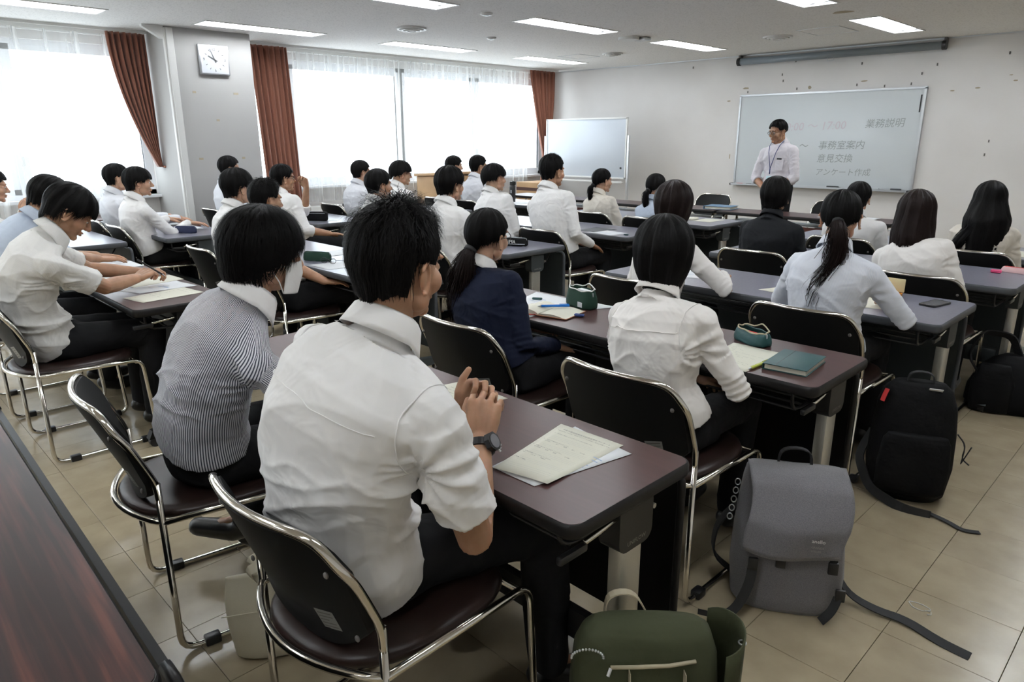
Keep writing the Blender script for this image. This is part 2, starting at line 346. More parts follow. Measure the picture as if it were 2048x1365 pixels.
def cap(mb, p0, p1, r0, r1, n=14, flat=1.0, up=None):
    p0, p1 = np.array(p0, float), np.array(p1, float); d = nrm(p1 - p0); P = []; R = []
    for t in (90, 60, 30): P.append(p0 - d * r0 * math.sin(rad(t))); R.append(max(r0 * math.cos(rad(t)), 1e-4))
    P.append(p0); R.append(r0); P.append(p1); R.append(r1)
    for t in (30, 60, 90): P.append(p1 + d * r1 * math.sin(rad(t))); R.append(max(r1 * math.cos(rad(t)), 1e-4))
    return tube(mb, P, R, n, flat=flat, up=up)
def capchain(mb, P, R, n=14, flat=1.0, up=None):
    P = [np.array(p, float) for p in P]; d0 = nrm(P[1] - P[0]); d1 = nrm(P[-1] - P[-2]); Q = []; S = []
    for t in (88, 60, 30): Q.append(P[0] - d0 * R[0] * math.sin(rad(t))); S.append(R[0] * math.cos(rad(t)))
    Q += P; S += list(R)
    for t in (30, 60, 88): Q.append(P[-1] + d1 * R[-1] * math.sin(rad(t))); S.append(R[-1] * math.cos(rad(t)))
    return tube(mb, Q, S, n, flat=flat, up=up)
def remesh(mb, voxel, smooth=2, factor=.5):
    """one closed skin over all the overlapping shapes in mb -> (verts, quads)"""
    me = mesh_np('tmp', mb.V(), mb.f); o = bpy.data.objects.new('tmp', me); COL.objects.link(o)
    a = o.modifiers.new('r', 'REMESH'); a.mode = 'VOXEL'; a.voxel_size = voxel; a.adaptivity = 0
    if smooth: b = o.modifiers.new('s', 'SMOOTH'); b.factor = factor; b.iterations = smooth
    dg = bpy.context.evaluated_depsgraph_get(); ev = o.evaluated_get(dg); m2 = ev.to_mesh()
    V = np.empty(len(m2.vertices) * 3, np.float32); m2.vertices.foreach_get('co', V); V = V.reshape(-1, 3).astype(float)
    n = len(m2.polygons); lt = np.empty(n, np.int32); m2.polygons.foreach_get('loop_total', lt)
    li = np.empty(len(m2.loops), np.int32); m2.loops.foreach_get('vertex_index', li)
    if (lt == 4).all(): F = li.reshape(-1, 4).copy()
    else:
        F = []; k = 0
        for c in lt: F.append(tuple(li[k:k + c])); k += c
    ev.to_mesh_clear(); bpy.data.objects.remove(o); bpy.data.meshes.remove(me)
    return V, F
def vnormals(V, F):
    if not isinstance(F, np.ndarray): F = np.array([f[:4] if len(f) >= 4 else (f[0], f[1], f[2], f[2]) for f in F])
    a, b, c, d = V[F[:, 0]], V[F[:, 1]], V[F[:, 2]], V[F[:, 3]]; nn = np.cross(c - a, d - b); out = np.zeros_like(V)
    for k in range(4): np.add.at(out, F[:, k], nn)
    return out / (np.linalg.norm(out, axis=1)[:, None] + 1e-12)
def text_obj(txt, size, m, loc, X, Y, parent=None, name='lettering', spacing=1.0, shear=0, label=None, thick=0):
    c = bpy.data.curves.new(name, 'FONT'); c.body = txt; c.size = size; c.space_character = spacing; c.shear = shear; c.resolution_u = 2; c.extrude = thick
    t = bpy.data.objects.new(name, c); COL.objects.link(t)
    dg = bpy.context.evaluated_depsgraph_get(); me = bpy.data.meshes.new_from_object(t.evaluated_get(dg)); bpy.data.objects.remove(t)
    X, Y = nrm(X), nrm(Y); Z = np.cross(X, Y)
    me.materials.clear(); me.materials.append(m); me.name = name
    mw = Matrix([[X[i], Y[i], Z[i], loc[i]] for i in range(3)] + [[0, 0, 0, 1]])
    me.transform(mw)
    o = bpy.data.objects.new(name, me); COL.objects.link(o)
    if parent: o.parent = parent
    if label: o['label'] = label
    return o
# ------------------------------------------------------------------ room shell
CH = 2.563; XW = -8.75; YF = 9.68; XR = 2.3; YB = -6.5
TS = .303; TX0, TY0 = -.505, 1.79
fl = MB(); box2(fl, XW - .2, XR + .1, YB - .1, YF + .1, -.14, -.012)
floor = obj('floor', fl, M['grout'], kind='structure')
tile_b = MB(); rbox(tile_b, (0, 0, -.006), (TS - .0016, TS - .0016, .012), .0008, 1)
tile_me = mesh_np('floor_tile', tile_b.V(), tile_b.f, False); tile_me.materials.append(M['tile'])
done = set()
for i in range(-10, 2):
    for j in range(-6, 13):
        x, y = TX0 + (i + .5) * TS, TY0 + (j + .5) * TS
        o = bpy.data.objects.new('floor_tile', tile_me); COL.objects.link(o); o.location = (x, y, 0); o.parent = floor; done.add((i, j))
rest = MB()
for i in range(-28, 10):
    for j in range(-28, 27):
        if (i, j) in done: continue
        x, y = TX0 + (i + .5) * TS, TY0 + (j + .5) * TS
        x0, x1 = max(x - TS / 2 + .0008, XW), min(x + TS / 2 - .0008, XR); y0, y1 = max(y - TS / 2 + .0008, YB), min(y + TS / 2 - .0008, YF)
        if x1 - x0 > .01 and y1 - y0 > .01: rest.add([(x0, y0, 0), (x1, y0, 0), (x1, y1, 0), (x0, y1, 0), (x0, y0, -.012), (x1, y0, -.012), (x1, y1, -.012), (x0, y1, -.012)], [(0, 1, 2, 3), (0, 4, 5, 1), (1, 5, 6, 2), (2, 6, 7, 3), (3, 7, 4, 0)])
obj('far_floor_tiles', rest, M['tile'], floor, kind='stuff')

LX = [-7.45, -5.14, -2.84, -.53]; LY = {-7.45: [-3.5, -1.3, .9, 3.06, 5.26, 7.52], -5.14: [-3.5, -1.3, .9, 2.98, 5.24, 7.52], -2.84: [-3.5, -1.3, .9, 3.0, 5.24, 7.54], -.53: [-3.5, -1.3, .9, 3.0, 5.24, 7.54]}
LW, LL = .30, 1.30
ce = MB(); xs = XW
for c in LX:
    box2(ce, xs, c - LW / 2, YB, YF, CH, CH + .12); ys = YB
    for y0 in LY[c]: box2(ce, c - LW / 2, c + LW / 2, ys, y0, CH, CH + .12); ys = y0 + LL
    box2(ce, c - LW / 2, c + LW / 2, ys, YF, CH, CH + .12); xs = c + LW / 2
box2(ce, xs, XR, YB, YF, CH, CH + .12)
ceiling = obj('ceiling', ce, M['ceiling'], kind='structure')
wf = MB(); box2(wf, XW - .2, XR + .15, YF, YF + .15, -.02, CH + .1); wall_front = obj('wall_front', wf, M['wall'], kind='structure')
wf = MB(); box2(wf, XR, XR + .15, YB, YF, -.02, CH + .1); obj('wall_right', wf, M['wall'], kind='structure')
wf = MB(); box2(wf, XW - .2, XR + .15, YB - .15, YB, -.02, CH + .1); obj('wall_back', wf, M['wall'], kind='structure')
ZS, ZH = .86, 2.43
wl = MB(); box2(wl, XW - .2, XW, YB, YF, -.02, ZS); box2(wl, XW - .2, XW, YB, YF, ZH, CH + .1); box2(wl, XW - .2, XW, 2.9, 3.80, ZS, ZH); box2(wl, XW - .2, XW, 9.42, YF, ZS, ZH); box2(wl, XW - .2, XW, YB, -6.3, ZS, ZH)
wall_left = obj('wall_left', wl, M['wall'], kind='structure')
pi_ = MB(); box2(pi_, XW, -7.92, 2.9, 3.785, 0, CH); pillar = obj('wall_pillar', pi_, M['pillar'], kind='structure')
t = MB(); rbox(t, (-7.935, 2.893, 1.28), (.05, .03, 2.54), .006); rbox(t, (-7.905, 2.93, 1.28), (.02, .07, 2.54), .006); obj('trim_1', t, M['white'], kind='structure')
t = MB(); prism(t, [(0, 0), (-.2, 0), (-.2, -.02), (-.03, -.12), (0, -.12)], -.06, 0, o=(-7.915, 2.88, CH), X=(0, 1, 0), Y=(0, 0, 1), Z=(1, 0, 0)); obj('trim_2', t, M['white'], kind='structure')
t = MB(); box2(t, XW - .02, XW + .10, -6.3, 2.9, ZS - .03, ZS); box2(t, XW - .02, XW + .10, 3.79, 9.42, ZS - .03, ZS); obj('trim_3', t, M['white_frame'], kind='structure')
# coves where wall meets ceiling, and a thin skirting
t = MB(); box2(t, -8.7, XR, YF - .012, YF, CH - .012, CH); obj('trim_4', t, M['alu'], kind='structure')
t = MB(); box2(t, XW, XR, YF - .01, YF, 0, .07); obj('baseboard_front', t, M['edge_gray'], kind='structure')
wi = 0
def window(y0, y1, splits):
    global wi; wi += 1
    w = MB(); x = XW - .1
    for z in (ZS + .025, ZH - .025): box2(w, x - .04, x + .04, y0, y1, z - .025, z + .025)
    for y in (y0 + .025, y1 - .025): box2(w, x - .04, x + .04, y - .06, y + .06, ZS, ZH)
    fr = obj('window_%d' % wi, w, M['white_frame'], kind='structure')
    ys = [y0] + splits + [y1]
    for k in range(len(ys) - 1):
        a, b = ys[k], ys[k + 1]; xo = x + (.02 if k % 2 else -.02); s = MB()
        for z in (ZS + .07, ZH - .07): box2(s, xo - .015, xo + .015, a, b, z - .035, z + .035)
        for y in (a + .03, b - .03): box2(s, xo - .015, xo + .015, y - .055, y + .055, ZS + .05, ZH - .05)
        sa = obj('sash', s, M['white_frame'], fr)
        g = MB(); box2(g, xo - .003, xo + .003, a + .06, b - .06, ZS + .1, ZH - .1); obj('pane', g, M['glass'], sa)
        if k % 2: g = MB(); rbox(g, (xo + .022, a + .03, 1.25), (.02, .025, .09), .006); obj('latch', g, M['white'], sa)
window(-6.3, -3.2, [-4.75]); window(-3.2, -.1, [-1.6]); window(-.1, 2.9, [1.62]); window(3.80, 6.42, [4.66]); window(6.42, 9.42, [7.87])

# ------------------------------------------------------------------ curtains
XC = -8.56
def sheer_panel(ya, yb, x, pleats, label, zb=.66, seed=0):
    r = random.Random(seed); ph = [r.uniform(-.6, .6) for _ in range(pleats + 2)]
    def fn(u, v):
        z = CH - .05 - v * (CH - .05 - zb); k = u * pleats; i = int(min(k, pleats - 1)); f = k - i
        pin = math.exp(-((f - .5) / .07) ** 2) * max(0, 1 - v * 3.2)
        a = .012 + .028 * min(1, v * 2)
        w = math.sin(2 * PI * (k + ph[i] * v * .18)) * a + math.sin(2 * PI * k * 2.3 + 1 + i) * a * .3 + pin * .05
        y = ya + (yb - ya) * u + math.sin(k * 2.1 + seed) * .02 * v
        return (x + w, y, z)
    m = MB(); grid(m, fn, pleats * 18, 22)
    o = empty('sheer_curtain', (x, (ya + yb) / 2, zb), label=label, cat='curtain', group='sheer curtains')
    s = MB(); s.add(m.V() - np.array((x, (ya + yb) / 2, zb)), m.f); obj('fabric', s, M['sheer'], o, smooth=True)
    hd = MB()
    for i in range(pleats):
        yy = ya + (yb - ya) * (i + .5) / pleats - (ya + yb) / 2; tube(hd, [(.045, yy, CH - .05 - zb), (.04, yy, CH - .14 - zb), (.03, yy, CH - .24 - zb)], [.010, .008, .002], 6)
    obj('pinch_pleats', hd, M['sheer'], o, smooth=True, kind='stuff')
sheer_panel(-1.5, 1.1, XC - .04, 12, 'white sheer curtain at the left edge of the photo', seed=1)
sheer_panel(1.05, 2.62, XC - .02, 6, 'white sheer curtain beside the swept-back brown drape left of the pillar', seed=2)
sheer_panel(4.35, 6.55, XC - .04, 10, 'white sheer curtain next to the straight brown drape right of the pillar', seed=3)
sheer_panel(6.5, 8.85, XC - .02, 10, 'white sheer curtain behind the tan lectern, far half of the right window', seed=4)
def drape(top, lo_, hi_, zt, zbot, label, pleats=7, seed=0, tail=None):
    """top: (y0,y1); lo_/hi_: functions of t (0 top,1 bottom) giving the two edges"""
    r = random.Random(seed); pf = [r.uniform(.6, 1.3) for _ in range(pleats + 2)]
    def fn(u, v):
        z = zt - v * (zt - zbot); a, b = lo_(v), hi_(v); k = u * pleats
        wd = (b - a) / (top[1] - top[0]); amp = .03 + .02 * (1 - wd)
        w = math.sin(2 * PI * k + .5 * math.sin(3 * v + k)) * amp * pf[int(k)] + math.sin(2 * PI * k * 2.6 + 2) * .008
        return (XC + .09 + w, a + (b - a) * u, z)
    m = MB(); n = pleats * 12; grid(m, fn, n, 40)
    yc = (top[0] + top[1]) / 2; o = empty('brown_drape', (XC + .09, yc, zbot), label=label, cat='curtain', group='brown drapes')
    s = MB(); s.add(m.V() - np.array((XC + .09, yc, zbot)), m.f)
    f = obj('fabric', s, M['drape'], o, smooth=True); md = f.modifiers.new('thick', 'SOLIDIFY'); md.thickness = .004
    return o, yc
def sw(a, b, p): return lambda t: a + (b - a) * t ** p
o, yc = drape((2.50, 2.88), sw(2.50, 2.84, 1.9), sw(2.88, 2.885, 1), CH - .03, 1.17, 'brown drape swept back to the left side of the pillar', seed=5)
tb = MB(); tube(tb, roundpath([(-.05, .33, .02), (.07, .36, 0), (.06, .46 - .27, .0), (-.06, .46 - .27, .03)], .03), .012, 6); obj('tieback', tb, M['drape'], o, smooth=True)
drape((4.02, 4.50), sw(4.02, 4.10, 1), sw(4.50, 4.56, 1), CH - .03, .62, 'brown drape hanging straight at the right side of the pillar', seed=6)
o, yc = drape((8.76, 9.37), lambda t: 8.76 + .36 * min(1, t / .78) ** 1.25 - max(0, t - .78) * .5, lambda t: 9.37 - .15 * min(1, t / .78) ** 2 + max(0, t - .78) * .4, CH - .03, .70, 'brown drape gathered in the far corner beside the mobile whiteboard', seed=8)
tb = MB(); tube(tb, [(-.02, .03, .41), (.07, .05, .40), (.07, .16, .40), (-.02, .18, .41)], .014, 6); obj('tieback', tb, M['drape'], o, smooth=True)
for (ya, yb, lb) in ((-3.1, 2.89, 'white curtain rail over the left window'), (3.80, 9.42, 'white curtain rail over the right window')):
    t = MB(); box2(t, XC - .12, XC - .09, ya, yb, CH - .055, CH - .003); box2(t, XC + .12, XC + .135, ya, yb, CH - .03, CH - .003); obj('curtain_rail', t, M['white'], label=lb, cat='curtain rail')

# radiators under the windows
def radiator(y0, y1, label):
    e = empty('radiator', (-8.62, (y0 + y1) / 2, 0), label=label, cat='radiator', group='low white radiators under the windows'); hy = (y1 - y0) / 2
    b = MB(); rbox(b, (0, 0, .36), (.16, 2 * hy, .48), .01); obj('casing', b, M['white'], e, auto=40)
    s = MB()
    for k in range(int((y1 - y0) / .035)): box2(s, .08, .088, -hy + .03 + k * .035, -hy + .045 + k * .035, .18, .52)
    obj('grille', s, M['white'], e)
    f = MB(); box2(f, -.05, .05, -hy + .1, -hy + .14, 0, .13); box2(f, -.05, .05, hy - .14, hy - .1, 0, .13); obj('foot', f, M['edge_gray'], e)
radiator(4.7, 6.0, 'low white radiator under the right window, behind the seated pair'); radiator(7.4, 8.35, 'low white radiator under the window near the far corner'); radiator(.4, 2.0, 'low white radiator under the left window')

# ------------------------------------------------------------------ ceiling lights
def fixture(first=None, loc=(0, 0, 0), label=''):
    if first: return dup(first, loc, 0, label)
    e = empty('ceiling_light', loc, label=label, cat='ceiling light', group='recessed fluorescent ceiling lights')
    w, l = LW / 2, LL / 2; t = MB()
    for (x0, x1, y0, y1) in ((-w - .012, -w + .006, -l - .012, l + .012), (w - .006, w + .012, -l - .012, l + .012), (-w, w, -l - .012, -l + .006), (-w, w, l - .006, l + .012)): box2(t, x0, x1, y0, y1, -.006, .004)
    obj('trim_frame', t, M['white'], e)
    h = MB(); b = w - .003; q = l - .003
    h.add([(-b, -q, .002), (b, -q, .002), (b, q, .002), (-b, q, .002), (-.06, -q + .02, .10), (.06, -q + .02, .10), (.06, q - .02, .10), (-.06, q - .02, .10)], [(0, 1, 5, 4), (1, 2, 6, 5), (2, 3, 7, 6), (3, 0, 4, 7), (4, 5, 6, 7)])
    obj('reflector', h, M['reflector'], e)
    for s in (-.055, .055):
        u = MB(); tube(u, [(s, -l + .055, .035), (s, l - .055, .035)], .016, 12); obj('tube', u, M['tube'], e, smooth=True)
        for k in (-1, 1): so = MB(); rbox(so, (s, k * (l - .04), .045), (.045, .03, .07), .006); obj('socket', so, M['white'], e)
    return e
names = {(-5.14, 5.24): 'ceiling light in the middle, in front of the small white discs', (-5.14, 7.52): 'ceiling light above the aisle, left of the screen housing', (-5.14, 2.98): 'ceiling light cut off by the top edge, left of centre',
 (-7.45, 5.26): 'long ceiling light in front of the right window', (-7.45, 7.52): 'farthest ceiling light, near the corner drape', (-7.45, 3.06): 'ceiling light just in front of the pillar with the clock', (-7.45, .9): 'ceiling light in the top left corner of the photo',
 (-2.84, 7.54): 'ceiling light beside the access hatch, over the wall whiteboard', (-2.84, 5.24): 'ceiling light cut off at the top edge on the right'}
f0 = None
for c in LX:
    for y0 in LY[c]:
        lb = names.get((c, y0), 'recessed ceiling light outside the photo, one of the rows behind and right of the camera')
        e = fixture(f0, (c, y0 + LL / 2, CH), lb); f0 = f0 or e

# ceiling fittings
def diffuser(x, y, r, label):
    e = empty('air_diffuser', (x, y, CH), label=label, cat='air vent', group='round ceiling air diffusers')
    for k, (ri, ro, z) in enumerate(((.82, 1.0, -.012), (.56, .74, -.022), (.30, .48, -.030))):
        t = MB(); n = 32; rings = []
        for (rr, zz) in ((ro * r, 0.0), (ro * r, z), ((ro - .03) * r, z - .006), (ri * r, z - .004), (ri * r, .01)):
            rings.append([(rr * math.cos(2 * PI * i / n), rr * math.sin(2 * PI * i / n), zz) for i in range(n)])
        loft(t, rings, caps=False); obj('ring', t, M['white'], e, auto=30)
    t = MB(); tube(t, [(0, 0, .0), (0, 0, -.03)], r * .22, 20); obj('cone', t, M['white'], e, auto=30)
    t = MB(); tube(t, [(0, 0, .0), (0, 0, -.003)], r * .8, 28); obj('dark_throat', t, M['edge_gray'], e)
diffuser(-6.33, 4.79, .155, 'round air diffuser in the middle left of the ceiling'); diffuser(-4.0, 8.17, .16, 'round air diffuser beside the access hatch'); diffuser(-6.3, 8.13, .14, 'round air diffuser between the two far ceiling lights')
def disc(x, y, r, label, h=.02):
    e = empty('ceiling_disc', (x, y, CH), label=label, cat='ceiling fitting'); t = MB(); tube(t, [(0, 0, .002), (0, 0, -h * .6), (0, 0, -h)], [r, r, r * .8], 24); obj('base', t, M['white'], e, auto=40)
    t = MB(); tube(t, [(0, 0, -h), (0, 0, -h - .006)], r * .3, 16); obj('nozzle', t, M['alu'], e)
disc(-5.13, 4.74, .055, 'small white disc on the ceiling near the top centre, the nearer of two'); disc(-6.28, 5.87, .055, 'small white disc on the ceiling behind its nearer twin')
e = empty('ceiling_speaker', (-5.2, 7.0, CH), label='flat off-white fitting hanging under the ceiling between two lights', cat='ceiling fitting')
t = MB(); tube(t, [(0, 0, 0), (0, 0, -.03)], .12, 28); obj('base', t, M['white'], e, auto=40); t = MB(); rbox(t, (.10, .12, -.02), (.16, .12, .035), .01); obj('bracket', t, M['alu'], e)
def hatch(x0, x1, y0, y1, label):
    e = empty('access_hatch', ((x0 + x1) / 2, (y0 + y1) / 2, CH), label=label, cat='ceiling hatch', group='ceiling access hatches'); a, b = (x1 - x0) / 2, (y1 - y0) / 2
    t = MB(); box2(t, -a + .008, a - .008, -b + .008, b - .008, -.002, .004); obj('hatch_panel', t, M['ceiling'], e)
    t = MB()
    for q in ((-a, a, -b, -b + .006), (-a, a, b - .006, b), (-a, -a + .006, -b, b), (a - .006, a, -b, b)): box2(t, q[0], q[1], q[2], q[3], -.004, .004)
    obj('rim', t, M['alu'], e)
hatch(-3.65, -3.2, 7.86, 8.40, 'square access hatch in the ceiling near the wall whiteboard'); hatch(-7.05, -6.65, 7.85, 8.3, 'square access hatch in the ceiling near the corner drape')
t = MB(); t.add([(-2.85 + .09 * math.cos(a) * (1 + .2 * math.sin(3 * a)), 7.05 + .07 * math.sin(a), CH - .001) for a in np.linspace(2 * PI, 0, 18)[:-1]], [tuple(range(17))]); obj('water_stain', t, M['stain'], ceiling)

# ------------------------------------------------------------------ front wall: whiteboards, screen, marks
wb = empty('wall_whiteboard', (-4.0, YF, .83), label='large wall whiteboard with handwriting behind the standing man', cat='whiteboard')
X0, X1, Z0, Z1 = -1.18, 1.18, 0.0, 1.20
t = MB(); box2(t, X0, X1, -.03, -.004, Z0, Z1); obj('writing_surface', t, M['board'], wb)
t = MB()
for q in ((X0 - .012, X1 + .012, Z1 - .012, Z1 + .012), (X0 - .012, X1 + .012, Z0 - .012, Z0 + .012), (X0 - .012, X0 + .012, Z0, Z1), (X1 - .012, X1 + .012, Z0, Z1)): box2(t, q[0], q[1], -.042, -.002, q[2], q[3])
obj('frame', t, M['alu'], wb)
t = MB(); box2(t, X0 - .02, X1 - .02, -.11, -.03, -.018, -.010); box2(t, X0 - .02, X1 - .02, -.112, -.106, -.018, .006); obj('pen_tray', t, M['alu'], wb)
for x in (X0 - .02, X1 - .02): t = MB(); rbox(t, (x, -.07, -.008), (.02, .085, .03), .004); obj('tray_end', t, M['plastic_black'], wb)
t = MB(); box2(t, X1 - .045, X1 - .03, -.034, -.03, .92, 1.12); obj('magnet_strip', t, M['plastic_black'], wb)
WR = [('業務説明', -3.46, 1.585, .115, 'ink'), ('事務室案内', -4.02, 1.32, .118, 'ink'), ('意見交換', -4.02, 1.155, .115, 'ink'), ('アンケート作成', -4.02, .985, .10, 'ink'), ('～', -4.28, 1.31, .13, 'ink'), ('10:00 ～ 17:00', -4.56, 1.55, .145, 'ink_red')]
for (s, x, z, sz, mk) in WR: text_obj(s, sz, M[mk], (x + 4.0, -.032, z - .83), (1, 0, .02), (0, 0, 1), wb, 'handwriting', shear=.12)
for x, w, mk in ((-5.07, .09, 'red'), (-4.93, .08, 'plastic_black'), (-4.84, .07, 'plastic_black'), (-3.75, .15, 'plastic_black'), (-3.25, .14, 'board'), (-2.98, .12, 'edge_gray')):
    t = MB(); tube(t, [(-w / 2, 0, 0), (w / 2, 0, 0)], .009 if w < .1 else .016, 8)
    obj('whiteboard_marker' if w < .1 else 'whiteboard_eraser', t, M[mk], smooth=True, label={-5.07: 'red marker at the left end of the whiteboard tray', -4.93: 'black marker second from the left on the whiteboard tray', -4.84: 'black marker third from the left on the whiteboard tray', -3.75: 'black eraser in the middle of the whiteboard tray', -3.25: 'white eraser on the right half of the whiteboard tray', -2.98: 'grey eraser near the right end of the whiteboard tray'}[x], cat='marker' if w < .1 else 'eraser').location = (x, YF - .075, .83 - .009 + (.009 if w < .1 else .016))
sc = empty('projection_screen', (-3.95, YF - .09, 2.475), label='long grey rolled-up projection screen under the ceiling above the whiteboard', cat='projection screen')
t = MB(); tube(t, [(-1.26, 0, 0), (1.26, 0, 0)], .045, 16); obj('housing', t, M['screen_gray'], sc, smooth=True)
for s in (-1.27, 1.27):
    t = MB(); tube(t, [(s - .02, 0, 0), (s + .02, 0, 0)], .052, 16); obj('end_cap', t, M['plastic_black'], sc, auto=40)
    t = MB(); box2(t, s - .012, s + .012, -.005, .08, .0, .085); obj('bracket', t, M['screw'], sc)
t = MB(); tube(t, roundpath([(-.04, -.03, -.04), (-.04, -.03, -.075), (.04, -.03, -.075), (.04, -.03, -.04)], .015), .003, 6); obj('pull_handle', t, M['alu'], sc, smooth=True)
marks = MB(); scr = MB()
rr = random.Random(3)
for (x, z, w, h) in ((-5.13, 2.13, .10, .03), (-5.38, 1.97, .06, .02), (-4.23, 2.10, .05, .045), (-3.55, 2.14, .09, .018), (-2.55, 1.98, .05, .02), (-2.3, 2.0, .06, .02), (-1.95, 2.06, .05, .02), (-5.3, 1.2, .02, .09), (-2.0, 2.12, .04, .012)):
    n = 9; marks.add([(x + w / 2 * math.cos(a) * rr.uniform(.7, 1.1), YF - .0015, z + h / 2 * math.sin(a) * rr.uniform(.7, 1.1)) for a in np.linspace(0, 2 * PI, n + 1)[:-1]], [tuple(range(n))])
obj('wall_stains', marks, M['stain'], wall_front)
for (x, z) in ((-5.1, 2.08), (-4.4, 2.09), (-4.45, 2.44), (-3.6, 2.35), (-3.63, 2.10), (-3.0, 2.08), (-2.75, 2.28), (-2.9, 2.19), (-4.6, 2.2), (-4.62, 2.28), (-2.1, 1.42), (-2.12, 1.27), (-2.05, 2.35), (-6.0, 2.46), (-3.3, 2.07)):
    box2(scr, x - .006, x + .006, YF - .008, YF, z - .016, z + .014)
obj('old_screws', scr, M['screw'], wall_front)
scr = MB()
for (y, z, s) in ((3.12, 1.94, .02), (3.57, 1.94, .03), (3.11, 1.26, .025), (3.58, 1.26, .02), (3.34, 1.66, .018)): box2(scr, -7.925, -7.918, y - s, y + s * .8, z - .01, z + .012)
obj('tape_marks', scr, M['stain'], pillar)
# dark gap at the end of the window wall
t = MB(); box2(t, XW, XW + .05, 9.40, 9.44, .86, CH - .03); obj('trim_5', t, M['alu'], kind='structure')

# mobile whiteboard
mb_ = empty('mobile_whiteboard', (-7.45, 8.98, 0), rz=0, label='mobile whiteboard on a stand in the far left corner', cat='whiteboard')
t = MB(); rbox(t, (0, 0, 1.31), (1.62, .02, .88), .008); obj('writing_surface', t, M['board2'], mb_, auto=40)
t = MB()
for q in ((-.82, .82, 1.745, 1.765), (-.82, .82, .86, .88)): box2(t, q[0], q[1], -.018, .018, q[2], q[3])
for q in ((-.825, -.80), (.80, .825)): box2(t, q[0], q[1], -.018, .018, .86, 1.765)
obj('frame', t, M['white'], mb_)
t = MB(); box2(t, -.8, .8, -.075, -.015, .80, .81); box2(t, -.8, .8, -.078, -.07, .80, .825); obj('pen_tray', t, M['white'], mb_)
for s in (-.85, .85):
    t = MB(); box2(t, s - .015, s + .015, -.015, .015, .06, 1.50); obj('upright', t, M['alu'], mb_)
    t = MB(); rbox(t, (s, 0, .07), (.04, .55, .03), .008); obj('foot_bar', t, M['alu'], mb_)
    for k in (-.24, .24): t = MB(); tube(t, [(s - .012, k, .028), (s + .012, k, .028)], .028, 14); obj('caster', t, M['plastic_black'], mb_)
t = MB(); box2(t, -.85, .85, -.012, .012, .30, .33); obj('cross_bar', t, M['alu'], mb_)
t = MB(); tube(t, [(0, 0, 0), (0, -.008, 0)], .016, 14); o = obj('magnet', t, M['plastic_black'], label='round black magnet on the mobile whiteboard', cat='magnet'); o.location = (-6.72, 8.969, 1.02)

# clock
ck = empty('wall_clock', (-7.92, 3.355, 2.27), label='square silver-rimmed wall clock on the pillar', cat='clock')
t = MB(); rbox(t, (.02, 0, 0), (.04, .32, .30), .01); obj('case', t, M['alu'], ck, auto=40)
t = MB(); box2(t, .036, .0415, -.145, .145, -.135, .135); obj('dial', t, M['clock_face'], ck)
t = MB()
for k in range(12):
    if k % 3 == 0: continue
    a = rad(90 - 30 * k); d = np.array((0, math.cos(a), math.sin(a))); p, q = d * .092, d * .112
    nn = np.cross(d, (1, 0, 0)) * .003; t.add([p - nn + (.0425, 0, 0), p + nn + (.0425, 0, 0), q + nn + (.0425, 0, 0), q - nn + (.0425, 0, 0)], [(0, 1, 2, 3)])
obj('hour_marks', t, M['print'], ck)
for s, y, z in (('12', -.024, .088), ('3', .100, -.013), ('6', -.010, -.118), ('9', -.122, -.013)): text_obj(s, .04, M['print'], (.0425, y, z), (0, 1, 0), (0, 0, 1), ck, 'numeral')
for (ang, l, w, nm) in ((299, .075, .007, 'hour_hand'), (338, .115, .005, 'minute_hand')):
    a = rad(90 - ang); d = np.array((0, math.cos(a), math.sin(a))); nn = np.cross(d, (1, 0, 0)) * w; x = np.array((.045, 0, 0)); p = -d * .03 + x; q = d * l + x
    t = MB(); t.add([p - nn, p + nn, q + nn * .5, q - nn * .5, p - nn + (.002, 0, 0), p + nn + (.002, 0, 0), q + nn * .5 + (.002, 0, 0), q - nn * .5 + (.002, 0, 0)], [(0, 3, 2, 1), (4, 5, 6, 7), (0, 1, 5, 4), (1, 2, 6, 5), (2, 3, 7, 6), (3, 0, 4, 7)]); obj(nm, t, M['print'], ck)
